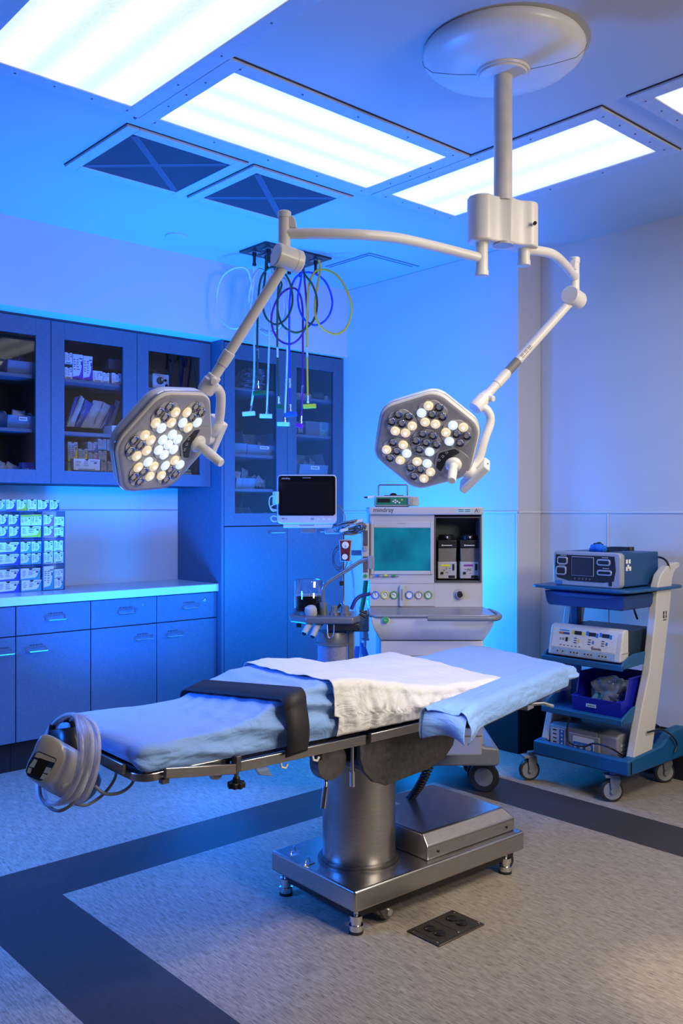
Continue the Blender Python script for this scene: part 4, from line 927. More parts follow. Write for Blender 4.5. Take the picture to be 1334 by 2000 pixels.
def screen_nodes():
    N, L, p = nodes(TEAL); tc = N.new('ShaderNodeTexCoord'); n1 = N.new('ShaderNodeTexNoise'); n1.inputs['Scale'].default_value = 7; n1.inputs['Detail'].default_value = 5
    L.new(tc.outputs['Object'], n1.inputs['Vector']); r = N.new('ShaderNodeValToRGB'); e = r.color_ramp.elements
    e[0].position = .35; e[0].color = (.0, .11, .21, 1); e[1].position = .72; e[1].color = (.004, .27, .42, 1); L.new(n1.outputs['Fac'], r.inputs[0]); L.new(r.outputs[0], p.inputs['Emission Color'])
screen_nodes()
pan('screen', (730, 840.5, 1031, 1115), TEAL, -.002, .004, 0)
pan('screen_speaker', (776, 792, 1022, 1023.5), AG2, -.0095, -.006, 0)
IK = M_INK()
text('mindray', .030, Matrix.Translation((ux_(728.5), -.0205, uz(1000))) @ FACE, IK, am)
text('A', .028, Matrix.Translation((ux_(925.5), -.0205, uz(1001))) @ FACE, IK, am)
text('5', .028, Matrix.Translation((ux_(931.5), -.0205, uz(1001))) @ FACE, mat('ink_grey', (.3, .3, .3), .5), am)
pan('service_sticker', (892, 919, 993, 1002), mat('sticker_teal', (.35, .6, .62), .5), -.0208, -.0195, 0)
for i in range(4): pan('printed_line', (894+(i % 2)*13, 904+(i % 2)*13, 995+(i//2)*3.4, 996.2+(i//2)*3.4), IK, -.0214, -.0205, 0)
# indicator row
b = new(); tube(b, [(ux_(728), -.010, uz(1126)), (ux_(779), -.010, uz(1126))], .0018, 6); obj('indicator_rail', b, M_STEELD(), am)
GC = {'b': (.02, .16, .62), 'y': (.65, .60, .06), 'g': (.03, .30, .06), 'k': (.25, .25, .24)}
GM = {k: mat('gauge_'+{'b': 'blue', 'y': 'yellow', 'g': 'green', 'k': 'grey'}[k], v, .35) for k, v in GC.items()}
for px, c in ((737, 'b'), (753, 'y'), (769, 'g')):
    b = new(); lathe(b, [(.0085, 0), (.0085, -.006), (.006, -.008)], (ux_(px), 0, uz(1124)), (0, 1, 0), 20); obj('indicator', b, GM[c], am)
DIAL = mat('dial_white', (.72, .72, .70), .4)
for px, c in ((733.5, 'b'), (751.5, 'y'), (769.5, 'g'), (799.5, 'b'), (818, 'k'), (836.5, 'g')):
    x, z = ux_(px), uz(1162); b = new(); R = lathe(b, [(.0150, 0), (.0190, -.001), (.0190, -.006), (.0150, -.007), (.0148, -.003)], (x, 0, z), (0, 1, 0), 28, cap=False); g = obj('gauge', b, GM[c], am)
    b = new(); lathe(b, [(.0150, -.0005), (.0150, -.003)], (x, 0, z), (0, 1, 0), 28); obj('dial', b, DIAL, g)
    if px != 799.5:
        b = new(); a = .6+px*.37; tube(b, [(x-.006*math.cos(a), -.0038, z-.006*math.sin(a)), (x+.011*math.cos(a), -.0038, z+.011*math.sin(a))], .0009, 5)
        for k in range(9): q = PI*(-.2+1.4*k/8); box(b, -.0009, .0009, -.0036, -.003, .0105, .0135, Matrix.Translation((x, 0, z)) @ Matrix.Rotation(q-PI/2, 4, 'Y'))
        obj('needle', b, IK, g)
b = new(); prism(b, rrect(ux_(780), ux_(789), uz(1184), uz(1142), .008), 'y', -.014, 0); fm = obj('flow_meter', b, mat('meter_clear', (.55, .58, .60), .15, alpha=.8), am, bevel=.002)
b = new(); box(b, ux_(783), ux_(786), -.0150, -.014, uz(1172), uz(1150)); obj('scale_strip', b, M_GPLAS(), fm)
x, z = ux_(897), uz(1161); b = new(); lathe(b, [(.027, 0), (.027, -.004), (.024, -.005)], (x, 0, z), (0, 1, 0), 36); k1 = obj('knob_plate', b, AG2, am)
b = new(); lathe(b, [(.017, -.004), (.017, -.018), (.014, -.022)], (x, 0, z), (0, 1, 0), 28); obj('control_knob', b, M_CHROME(), k1)
b = new(); lathe(b, [(.010, -.020), (.010, -.026)], (x+.002, 0, z-.003), (0, 1, 0), 20); obj('knob_centre', b, M_BPLAS(), k1)
# worktop ledge
b = new(); wd = ux_(943)-ux_(720); xa, xb = ux_(717), ux_(946); prism(b, [(xa+.01, .03), (xb-.01, .03), (xb, -.06), (xb, -.32), (xb-.03, -.345), (xa+.03, -.345), (xa, -.32), (xa, -.06)], 'z', uz(1185)-.012, uz(1185)); obj('work_ledge', b, mat('ledge_steel', (.33, .325, .32), .35, .6, scale=15), am, bevel=.004)
z0, z1 = uz(1185)-.012, .63
b = new(); prof = [(-.335, z0), (-.335, z0-.03), (-.328, z0-.062), (-.308, z0-.094), (-.300, z0-.105), (.40, z0-.105), (.40, z0)]
A = []
ins = [.008, .011, .026, .044, .050, .050, .008]
for (y, zz), a in zip(prof, ins): A.append((b.verts.new((xa+a, y, zz)), b.verts.new((xb-a, y, zz))))
for i in range(len(A)):
    p, q = A[i], A[(i+1) % len(A)]; b.faces.new((p[0], q[0], q[1], p[1]))
b.faces.new([p[0] for p in A]); b.faces.new([p[1] for p in A][::-1]); obj('front_drawer', b, AG, am, bevel=.004, seg=3)
fz = lambda py: EYE-(py-CY)*3.97/FPX
b = new(); c_ = ln(753, 1210.5, 3.965); lathe(b, [(.0175, 0), (.0175, -.005), (.015, -.006)], (c_.x, -.335, c_.z), (0, 1, 0), 30); rg = obj('oxygen_flush_ring', b, DIAL, am)
b = new(); lathe(b, [(.0148, -.005), (.0148, -.011), (.012, -.013)], (c_.x, -.335, c_.z), (0, 1, 0), 28); bt = obj('oxygen_flush_button', b, GM['g'], rg)
text('O2+', .010, Matrix.Translation((c_.x-.0095, -.349, c_.z-.004)) @ FACE, mat('pale_green_ink', (.4, .7, .4), .5), bt)
P_ = [ln(835, 1207.5, 3.90), ln(900, 1208, 3.90), ln(955, 1208, 3.90), ln(971, 1207, 3.92), ln(975, 1203, 3.99), ln(966, 1197, 4.12), ln(955, 1193, 4.25)]
b = new(); tube(b, P_, .0125, 14, smooth=5); obj('handle_rail', b, mat('rail_grey', (.16, .165, .17), .35), am, angle=60)
# lower body with drawers, base and castors
b = new(); box(b, xa+.055, xb-.055, -.285, .38, .30, z0-.104); lb = obj('lower_body', b, AG, am, bevel=.01, seg=3)
for zz in (z0-.110, z0-.325):
    b = new(); box(b, xa+.052, xb-.052, -.297, -.285, zz-.21, zz); dr = obj('drawer', b, AG, lb, bevel=.004)
    b = new(); tube(b, [(xa+.10, -.297, zz-.066), (xa+.10, -.315, zz-.066), (xb-.10, -.315, zz-.066), (xb-.10, -.297, zz-.066)], .004, 8); obj('handle', b, M_STEELD(), dr)
for s_ in (-1, 1):
    b = new(); x = (xb+.012)*1.0 if s_ > 0 else xa-.012-.012; box(b, x-.012, x, .10, .14, .2, z0); obj('side_post', b, AG2, am, bevel=.003)
BG = mat('base_shell', (.16, .18, .22), .4)
xr0, xr1 = ln(850, 1450, 4.42).x, ln(972, 1450, 4.42).x
b = new(); prism(b, [(xa-.03, .16), (xa-.03, .26), (xa+.02, .30), (xb-.06, .31), (xb+.01, .25), (xr1-.01, .245), (xr1, .23), (xr1, .165), (xr1-.015, .155), (xa, .155)], 'y', .06, .52); obj('base', b, BG, am, bevel=.012, seg=3)
for x, y in ((xr1-.050, .20), (xr1-.050, .44), (xa+.03, .20), (xa+.03, .44)):
    b = new(); box(b, x-.005, x+.045, y-.018, y+.018, .07, .17); cf = obj('castor_fork', b, BG, am, bevel=.01, seg=3)
    for dy in (-.034, .034):
        b = new(); lathe(b, [(.048, -.012), (.072, -.012), (.075, -.006), (.075, .006), (.072, .012), (.048, .012)], (x-.01, y+dy, .0755), (.35, 1, 0), 32); w__ = obj('castor_wheel', b, DK, cf, angle=40)
        b = new(); lathe(b, [(.046, -.0135), (.046, .0135)], (x-.01, y+dy, .0755), (.35, 1, 0), 28); obj('hub_cap', b, BG, w__)
# left column with slots
def panm(name, p, m, d, y1=.03, bev=.002, parent=am):
    a, c = ln(p[0], p[2], d), ln(p[1], p[3], d); b = new(); box(b, a.x, c.x, a.y, a.y+y1, c.z, a.z); return obj(name, b, m, parent, bevel=bev)
lc = panm('accessory_column', (706.5, 721, 1022, 1134), AG, 4.28, .10, .004)
panm('slot', (709.5, 718, 1036, 1066), mat('slot_brown', (.10, .09, .085), .5), 4.277, .01, 0, lc); panm('slot', (709.5, 718, 1087, 1118), MATS['slot_brown'], 4.277, .01, 0, lc)
panm('switch', (710, 717, 1068, 1076), AG2, 4.27, .01, .001, lc)
b = new(); q = ln(713.5, 1125, 4.28); lathe(b, [(.009, 0), (.009, -.006)], q, (0, 1, 0), 20); obj('power_button', b, GM['g'], lc)
# monitor support arm
b = new(); a, c = ln(634, 1032, 4.36), ln(712, 1043, 4.36); box(b, a.x, c.x, a.y, a.y+.045, c.z, a.z); ma = obj('monitor_arm', b, AG2, am, bevel=.004)
panm('gas_bracket', (686, 708, 1075, 1085), mat('bracket_grey', (.15, .16, .18), .4), 4.36, .03, .002)
# vaporizers
for px0, px1, band, lb_, cn in ((857, 894, (.72, .66, .03), 'anaesthetic vaporizer with a yellow band, left of the pair in the machine bay', 'yellow'), (901, 939, (.22, .03, .30), 'anaesthetic vaporizer with a purple band, right of the pair in the machine bay', 'purple')):
    vc = Vector(((ux_(px0)+ux_(px1))/2, .04, 0)); base = Matrix.Translation(ar) @ Matrix.Rotation(-YAW, 4, 'Z') @ Vector((vc.x, vc.y, uz(1132)))
    v = empty('vaporizer', base, lb_, 'vaporizer', rz=-YAW, group='vaporizers on the anaesthesia machine'); hw = (px1-px0)*AK/2; Z = lambda py: uz(py)-uz(1132)
    b = new(); box(b, -hw, hw, .0, .12, Z(1131.5), Z(1098)); bd = obj('body', b, mat('vap_grey', (.42, .43, .45), .4), v, bevel=.003)
    b = new(); box(b, -hw+.002, hw-.002, .002, .12, Z(1098), Z(1071)); obj('metal_sleeve', b, mat('vap_steel', (.30, .295, .28), .35, .8, var=.1), v, bevel=.002)
    b = new(); box(b, -hw-.001, hw+.001, -.004, .12, Z(1071), Z(1055)); hd = obj('head', b, M_BPLAS(), v, bevel=.004)
    b = new(); lathe(b, [(hw*.82, Z(1055)), (hw*.82, Z(1047)), (hw*.72, Z(1045))], (0, .05, 0), n=40); box(b, -.012, .012, -.004, .02, Z(1052), Z(1046)); obj('dial', b, M_BPLAS(), v, bevel=.001)
    b = new(); prism(b, [(-.005, Z(1048)), (.005, Z(1048)), (0, Z(1053))], 'y', -.006, -.004); obj('dial_mark', b, DIAL, hd)
    b = new(); box(b, -hw*.45, hw*.5, -.0052, -.004, Z(1066.5), Z(1065)); box(b, -hw*.6, -hw*.48, -.0052, -.004, Z(1067), Z(1064)); obj('maker_mark', b, DIAL, hd)
    b = new(); box(b, -hw*.62, hw*.32, -.0015, 0, Z(1107), Z(1103.5)); obj('colour_band', b, mat('band_'+cn, band, .5), bd)
    b = new(); box(b, hw*.55, hw*.75, -.003, 0, Z(1115), Z(1102.5)); obj('level_window', b, M_BPLAS(), bd)
    b = new(); box(b, -hw*.7, -hw*.42, -.003, 0, Z(1123), Z(1118)); box(b, hw*.15, hw*.8, -.003, 0, Z(1130), Z(1125)); obj('port', b, M_BPLAS(), bd)
    b = new(); r = random.Random(int(px0))
    for i in range(9): x0 = r.uniform(-hw*.6, hw*.2); zz = Z(1109+r.uniform(0, 12)); box(b, x0, x0+.008, -.0012, 0, zz, zz+.0016)
    obj('printed_diagram', b, IK, bd)
# syringe pump on top
sp0 = Matrix.Translation(ar) @ Matrix.Rotation(-YAW, 4, 'Z') @ Vector((0, .04, uz(990)))
sp = empty('syringe_pump', sp0, 'small green and grey syringe pump with wire handle on top of the anaesthesia machine', 'syringe pump', rz=-YAW)
SZ = lambda py: uz(py)-uz(990)
def spn(name, p, m, y0, y1, bev=.002, parent=sp): b = new(); box(b, ux_(p[0]), ux_(p[1]), y0, y1, SZ(p[3]), SZ(p[2])); return obj(name, b, m, parent, bevel=bev)
sb = spn('body', (733, 806, 968, 988.5), mat('pump_cream', (.48, .50, .47), .4), 0, .10, .005)
spn('end_cap', (806, 820, 969.5, 988), mat('pump_cream', (0, 0, 0)), .005, .09, .004); spn('foot', (735, 800, 988.5, 990), M_BPLAS(), .01, .09, 0)
fpn = spn('front_panel', (735, 796, 971, 986), mat('panel_green', (.015, .20, .10), .4), -.003, .001, .001)
spn('display', (738, 763, 973.5, 981), M_BPLAS(), -.005, -.002, .001, fpn)
spn('clamp', (797, 805, 970, 987), mat('clamp_grey', (.3, .31, .31), .4), -.012, .004, .005)
for px, py in ((769, 979), (773, 976.5), (777, 979), (773, 981.5), (781, 981.5)):
    b = new(); lathe(b, [(.0042, 0), (.0042, -.003)], (ux_(px), -.002, SZ(py)), (0, 1, 0), 14); obj('key', b, DIAL, fpn)
b = new(); lathe(b, [(.0042, 0), (.0042, -.003)], (ux_(786), -.002, SZ(976)), (0, 1, 0), 14); obj('key', b, GM['y'], fpn)
b = new(); tube(b, [(ux_(741), .05, SZ(968)), (ux_(741), .05, SZ(947.5)), (ux_(742.5), .05, SZ(946)), (ux_(797), .05, SZ(946)), (ux_(798.5), .05, SZ(947.5)), (ux_(798.5), .05, SZ(968))], .0035, 8); obj('carry_handle', b, M_STEELD(), sp)
b = new(); lathe(b, [(.008, 0), (.008, .022), (.006, .022), (.006, .035)], (ux_(733), .03, SZ(971)), (-1, 0, 0), 16); obj('plunger_knob', b, WH, sp); b = new(); lathe(b, [(.004, .035), (.004, .052)], (ux_(733), .03, SZ(971)), (-1, 0, 0), 12); obj('plunger_tip', b, M_BPLAS(), sp)
spn('top_rail', (752, 790, 966.5, 968), M_BPLAS(), .03, .06, .001)
b = new(); prism(b, [(ux_(770)+.018*math.cos(a), SZ(967)+.012*math.sin(a)) for a in [PI*i/10 for i in range(11)]], 'y', .035, .05); obj('top_catch', b, M_BPLAS(), sp)

# ---------------------------------------------------------- patient monitor
md = 4.28; mk = md/FPX; mp0 = at(599, 1023, d=md)
pm_ = empty('patient_monitor', mp0, 'white framed patient monitor with black screen on the arm left of the anaesthesia machine', 'monitor', rz=-YAW)
mxx = lambda px: (px-599)*mk; mzz = lambda py: (1023-py)*mk
b = new(); prism(b, rrect(mxx(541.5), mxx(657.5), mzz(1023), mzz(927), .018, 6), 'y', 0, .07); hs = obj('housing', b, mat('monitor_white', (.52, .54, .60), .35), pm_, bevel=.005, seg=3)
b = new(); prism(b, rrect(mxx(543.5), mxx(655), mzz(1007), mzz(929.5), .013, 5), 'y', -.003, .001); gp = obj('glass_front', b, mat('gloss_black', (.006, .006, .007), .08, coat=.3), pm_)
b = new(); box(b, mxx(551), mxx(649), -.0036, -.003, mzz(1001), mzz(940)); obj('screen', b, mat('screen_off', (.010, .009, .009), .10), gp, smooth=False)
b = new(); box(b, mxx(591), mxx(607), -.0036, -.003, mzz(934), mzz(932.6)); obj('alarm_light', b, M_GPLAS(), gp)
text('mindray', .0125, Matrix.Translation((mxx(550), -.0034, mzz(936))) @ FACE, mat('pale_ink', (.55, .55, .6), .5), gp)
text('iPM 12', .0095, Matrix.Translation((mxx(550), -.0004, mzz(1014.5))) @ FACE, IK, hs)
for i, px in enumerate((610, 621, 633, 643)):
    b = new(); box(b, mxx(px-3), mxx(px+3), -.002, 0, mzz(1015.5), mzz(1012)); obj('button', b, (M_GPLAS() if i == 0 else mat('button_pale', (.62, .64, .68), .4)), hs, bevel=.001)
b = new(); prism(b, [(mxx(553), mzz(1031)), (mxx(648), mzz(1031)), (mxx(651), mzz(1023)), (mxx(553), mzz(1023))], 'y', .012, .06); mb = obj('module_base', b, mat('monitor_white', (0, 0, 0)), pm_, bevel=.002)
b = new()
for i in range(7): box(b, mxx(586+i*4), mxx(589+i*4), .011, .012, mzz(1027), mzz(1026))
obj('printed_label', b, IK, mb)
b = new(); box(b, mxx(588), mxx(617), .02, .06, mzz(1041), mzz(1031)); obj('mount_plate', b, mat('bracket_grey', (0, 0, 0)), pm_, bevel=.002)
# cables left of the monitor
cb = at(536, 1000, d=4.28); t = empty('monitor_lead', cb, 'pale cable looping out of the left side of the patient monitor', 'cable', rz=0)
for pts in ([(541, 969), (534, 968), (527, 972), (526, 985), (531, 994), (541, 996)], [(541, 984), (532, 987), (528, 992), (533, 998), (542, 997)], [(541, 1009), (533, 1008), (529, 1012), (533, 1018), (541, 1018)]):
    b = new(); tube(b, [at(x, y, d=4.29)-cb for x, y in pts], .0028, 7, smooth=6); obj('cable', b, mat('cable_pale', (.45, .55, .68), .4), t)
b = new(); q = at(539, 972, d=4.29)-cb; box(b, q.x-.006, q.x+.010, q.y-.02, q.y+.02, q.z-.030, q.z+.030); obj('plug', b, M_WPLAS(), t, bevel=.002)
# bundle of leads
lb0 = at(690, 1030, d=4.24); t = empty('lead_bundle', lb0, 'tangled bundle of grey patient leads hanging between monitor and machine', 'cables')
rd = random.Random(5)
for i in range(16):
    cxx, cyy = 684+rd.uniform(-4, 4), 1029+rd.uniform(-4, 4); rx, ry = rd.uniform(18, 32), rd.uniform(4, 13); ph = rd.uniform(0, 6); tl = rd.uniform(-.35, 0)
    pts = []
    for k in range(9):
        a = 2*PI*k/9+ph; x, y = rx*math.cos(a), ry*math.sin(a); pts.append(at(cxx+x*math.cos(tl)-y*math.sin(tl), cyy+x*math.sin(tl)+y*math.cos(tl), d=4.22+.05*math.sin(a)+rd.uniform(-.02, .02))-lb0)
    b = new(); tube(b, pts, .0026, 6, closed=True, smooth=4); obj('lead', b, mat('lead_grey_%d' % (i % 3), ((.16, .165, .17), (.08, .08, .085), (.24, .24, .235))[i % 3], .45), t, angle=80)
for x, y in ((686, 1024), (700, 1018), (672, 1035)):
    b = new(); q = at(x, y, d=4.17)-lb0; lathe(b, [(.003, -.02), (.008, -.018), (.008, .018), (.003, .02)], q, RV*.9+UV*.25, 12); obj('lead_clip', b, M_WPLAS(), t)
b = new(); tube(b, [at(x, y, d=4.3)-lb0 for x, y in ((656, 985), (668, 995), (674, 1010), (672, 1026))], .0026, 6, smooth=6); obj('lead', b, MATS['lead_grey_0'], t)
# suction regulator on its pole
rp0 = at(671, 1190, d=4.22); t = empty('suction_regulator', rp0, 'red faced suction regulator with round dial on a thin steel pole', 'regulator', rz=-YAW); rk = 4.22/FPX
rx_ = lambda px: (px-671)*rk; rz_ = lambda py: (1190-py)*rk
b = new(); lathe(b, [(.0055, rz_(1192)), (.0055, rz_(1042))], (0, .035, 0), n=14); obj('pole', b, M_CHROME(), t)
b = new(); prism(b, [(rx_(664.5), rz_(1097)), (rx_(684), rz_(1097)), (rx_(687.5), rz_(1054)), (rx_(662), rz_(1054))], 'y', 0, .03); rb = obj('housing', b, AG2, t, bevel=.004)
b = new(); prism(b, [(rx_(666.5), rz_(1095)), (rx_(682), rz_(1095)), (rx_(685.5), rz_(1056)), (rx_(664), rz_(1056))], 'y', -.003, 0); rf = obj('face', b, mat('red_face', (.13, .015, .018), .45), t, bevel=.001)
b = new(); lathe(b, [(.0165, -.003), (.0165, -.008), (.014, -.009)], (rx_(674.5), 0, rz_(1064.5)), (0, 1, 0), 24); dl_ = obj('dial', b, DIAL, rf)
b = new(); tube(b, [(rx_(674.5), -.0098, rz_(1064.5)), (rx_(674.5), -.0098, rz_(1069))], .001, 5); obj('needle', b, IK, dl_)
b = new(); lathe(b, [(.0175, -.003), (.0175, -.020), (.015, -.022)], (rx_(673.5), 0, rz_(1087)), (0, 1, 0), 24); kn = obj('knob', b, M_BPLAS(), rf)
b = new(); lathe(b, [(.0135, -.020), (.0135, -.024)], (rx_(673.5), 0, rz_(1087)), (0, 1, 0), 24); obj('knob_face', b, DIAL, kn)
b = new(); box(b, rx_(663), rx_(669), .02, .05, rz_(1145), rz_(1136)); obj('pole_clamp', b, M_BPLAS(), t, bevel=.002)
for k, (cx_, r1_) in enumerate(((661, 16), (662, 13), (664, 19))):
    b = new(); pts = [at(cx_+r1_*.75*math.cos(a), 1091+r1_*1.35*math.sin(a), d=4.28)-rp0 for a in [2*PI*i/10 for i in range(10)]]
    Mi = Matrix.Rotation(YAW, 4, 'Z'); tube(b, [Mi @ p for p in pts], .0022, 6, closed=True, smooth=4); obj('coiled_tube', b, MATS['lead_grey_1'], t, angle=80)
# vertical pipes and hoses behind
for nm, pts, r, m, lb_ in (('green_hose', [(715, 1128, 4.34), (712, 1160, 4.36), (706, 1192, 4.38)], .011, mat('hose_dull_green', (.03, .13, .03), .4), 'thick green hose running down behind the left of the anaesthesia machine'),
        ('light_blue_hose', [(684, 1095, 4.34), (689, 1130, 4.34), (692, 1180, 4.34), (693, 1205, 4.34)], .006, mat('hose_light_blue', (.15, .32, .75), .4), 'light blue hose hanging behind the suction regulator'),
        ('navy_hose', [(722, 1160, 4.30), (705, 1164, 4.27), (694, 1173, 4.25), (686, 1190, 4.24)], .009, mat('hose_navy', (.01, .02, .18), .4), 'short navy hose curving into the absorber block')):
    P = [at(*p[:2], d=p[2]) for p in pts]; b = new(); tube(b, [p-P[0] for p in P], r, 12, smooth=7); o = obj(nm, b, m, None, angle=80); o.location = P[0]; prop(o, lb_, 'hose')
# ---------------------------------------------------------- absorber block
bd_ = 4.02; bk = bd_/FPX; b0 = at(635, 1297, d=bd_)
ab = empty('absorber_block', b0, 'absorber block with glass bellows dome and granule canister left of the anaesthesia machine', 'absorber', rz=-YAW)
bxx = lambda px: (px-635)*bk; bzz = lambda py: (1297-py)*bk
AM = mat('absorber_metal', (.17, .18, .19), .38, .4, scale=25)
b = new(); prism(b, [(bxx(565), -.01), (bxx(568), -.06), (bxx(600), -.13), (bxx(690), -.14), (bxx(703), -.06), (bxx(703), .12), (bxx(575), .12)], 'z', bzz(1212), bzz(1199)); obj('top_plate', b, AM, ab, bevel=.008, seg=3)
b = new(); lathe(b, [(.066, bzz(1200)), (.066, bzz(1194)), (.072, bzz(1193))], (bxx(603), .03, 0), n=40); obj('dome_ring', b, AM, ab)
b = new(); lathe(b, [(.0655, bzz(1193)), (.0655, bzz(1135)), (.060, bzz(1132.5)), (.0, bzz(1131.5))], (bxx(603), .03, 0), n=48, cap=False); obj('glass_dome', b, glass_mat('dome_glass', (.90, .94, 1), .93, .03), ab, angle=60)
b = new(); prof = []
for i in range(9): prof += [(.058, bzz(1192-3*i)), (.050, bzz(1190.5-3*i))]
prof += [(.058, bzz(1165)), (.0, bzz(1164.5))]; lathe(b, prof, (bxx(603), .03, 0), n=40, cap=False); obj('bellows', b, mat('black_bellows', (.015, .013, .016), .35), ab, angle=20)
b = new(); lathe(b, [(.060, bzz(1164)), (.060, bzz(1162)), (.03, bzz(1161))], (bxx(603), .03, 0), n=40); obj('bellows_top', b, mat('bellows_disc', (.35, .38, .42), .3), ab)
b = new(); lathe(b, [(.020, -.01), (.026, .0), (.028, .02), (.024, .034), (.014, .04)], (bxx(609), -.06, bzz(1197)), (-.15, -.2, 1), 24); obj('vent_knob', b, mat('knob_pale', (.42, .42, .42), .4), ab)
b = new(); lathe(b, [(.017, bzz(1200)), (.017, bzz(1176)), (.013, bzz(1175))], (bxx(632), -.03, 0), n=20); obj('arm_socket', b, AM, ab)
P = [Vector((bxx(631), -.03, bzz(1178))), Vector((bxx(630.5), -.03, bzz(1152))), Vector((bxx(633), -.03, bzz(1144))), Vector((bxx(641), -.025, bzz(1136))), Vector((bxx(700), .0, bzz(1099))), Vector((bxx(712), .0, bzz(1093.5))), Vector((bxx(722), .0, bzz(1093.5)))]
b = new(); tube(b, P, .0092, 14); obj('bag_arm', b, mat('arm_blue_steel', (.28, .33, .42), .25, .8), ab, angle=60)
b = new(); box(b, bxx(718), bxx(731), -.02, .02, bzz(1111), bzz(1086)); obj('arm_clip', b, M_GPLAS(), ab, bevel=.003)
for px, r, m in ((653, .022, AM), (674, .026, AM)):
    b = new(); lathe(b, [(r, bzz(1201)), (r, bzz(1194)), (r*.7, bzz(1192)), (r*.7, bzz(1182)), (r*.55, bzz(1181))], (bxx(px), -.04, 0), n=28); obj('valve_cap', b, m, ab, angle=30)
b = new(); tube(b, [(bxx(657), -.03, bzz(1188)), (bxx(666), -.03, bzz(1178))], .006, 10); obj('valve_lever', b, M_BPLAS(), ab)
for px, py in ((597, 1228), (613, 1234)):
    e = Vector((bxx(px), -.14, bzz(py))); s = Vector((bxx(px+14), -.05, bzz(1215))); b = new(); tube(b, [s, s.lerp(e, .5)+Vector((0, -.02, .012)), e], .013, 14, smooth=5); pt = obj('breathing_port', b, mat('knob_pale', (0, 0, 0)), ab)
    b = new(); dd_ = (e-s).normalized(); lathe(b, [(.0105, 0), (.0105, .002)], e, dd_, 16); obj('port_opening', b, M_BPLAS(), pt)
b = new(); box(b, bxx(580), bxx(590), -.06, -.03, bzz(1222), bzz(1215)); obj('side_clamp', b, M_BPLAS(), ab, bevel=.002)
b = new(); box(b, bxx(640), bxx(702), -.10, .08, bzz(1228), bzz(1212)); obj('manifold', b, M_BPLAS(), ab, bevel=.006)
b = new(); tube(b, [(bxx(640), -.13, bzz(1213)), (bxx(641), -.14, bzz(1232)), (bxx(646), -.14, bzz(1238)), (bxx(652), -.14, bzz(1232)), (bxx(653), -.13, bzz(1213))], .003, 8, smooth=4); obj('bail', b, M_STEELD(), ab)
ccx = bxx(649.5)
b = new(); lathe(b, [(.066, bzz(1231)), (.070, bzz(1235)), (.070, bzz(1252)), (.0735, bzz(1253)), (.0735, bzz(1257)), (.068, bzz(1258))], (ccx, -.02, 0), n=44); obj('canister_lid', b, AM, ab, angle=30)
b = new(); lathe(b, [(.0655, bzz(1258)), (.0655, bzz(1290))], (ccx, -.02, 0), n=44); gr = obj('granules', b, mat('absorber_granules', (.36, .34, .42), .8, scale=420, var=.45, bump=.5), ab)
b = new(); lathe(b, [(.068, bzz(1258)), (.068, bzz(1290))], (ccx, -.02, 0), n=44, cap=False); obj('canister_glass', b, GL, ab)
b = new(); lathe(b, [(.072, bzz(1290)), (.074, bzz(1292)), (.072, bzz(1304)), (.05, bzz(1306))], (ccx, -.02, 0), n=44); obj('canister_base', b, AM, ab)
b = new(); box(b, bxx(680), bxx(692), -.02, .05, bzz(1330), bzz(1228)); box(b, bxx(690), bxx(722), .10, .14, bzz(1240), bzz(1205)); obj('support_column', b, mat('bracket_grey', (0, 0, 0)), ab, bevel=.004)
b = new()
for q0, q1 in (((702, 1190), (716, 1196)), ((716, 1196), (714, 1190)), ((702, 1196), (714, 1203))): tube(b, [(bxx(q0[0]), -.05, bzz(q0[1])), (bxx(q1[0]), -.05, bzz(q1[1]))], .006, 8)
obj('thumb_screw', b, M_BPLAS(), ab)
# small hanging suction bags behind
for i, (x0, y0_, x1, y1_, w_) in enumerate(((697, 1262, 708, 1292, 7), (706, 1255, 714, 1290, 6))):
    base = at(x0, y0_, d=4.2); b = new(); e = at(x1 if i else x0-6, y1_, d=4.18)-base
    A = [Vector((0, 0, 0))-RV*.008, RV*.014, e+RV*.022, e-RV*.012]; vs = [b.verts.new(a) for a in A]; b.faces.new(vs); o = obj('plastic_pouch', b, mat('pouch_blue', (.10, .22, .55), .25), solid=.012, bevel=.003); o.location = base
    prop(o, ['blue tinted plastic pouch hanging left of the machine drawers', 'blue tinted plastic pouch hanging closest to the machine drawers'][i], 'pouch', 'plastic pouches beside the machine')
b = new(); base = at(713, 1238, d=4.15); lathe(b, [(.004, .03), (.010, .02), (.016, 0), (.016, -.02), (.02, -.022), (.02, -.03), (.006, -.032), (.006, -.06)], n=20); o = obj('gas_port_fitting', b, mat('knob_pale', (0, 0, 0))); o.location = base; prop(o, 'pale round gas fitting below the ledge at the left of the machine', 'fitting')
# ============================================================ EQUIPMENT CART
CB = mat('cart_blue', (.006, .085, .24), .4, scale=10, var=.03); CB2 = mat('cart_drawer_blue', (.008, .045, .20), .45, scale=10)
cy0, cy1 = 2.235, 2.735; cf = 3.83
ct_ = empty('equipment_cart', (cf, cy0, 0), 'blue steel equipment cart with curved white uprights standing against the right wall', 'cart')
def cbx(name, x0, x1, y0, y1, z0, z1, m, parent=ct_, bev=.003, seg=2): b = new(); box(b, x0-cf, x1-cf, y0-cy0, y1-cy0, z0, z1); return obj(name, b, m, parent, bevel=bev, seg=seg)
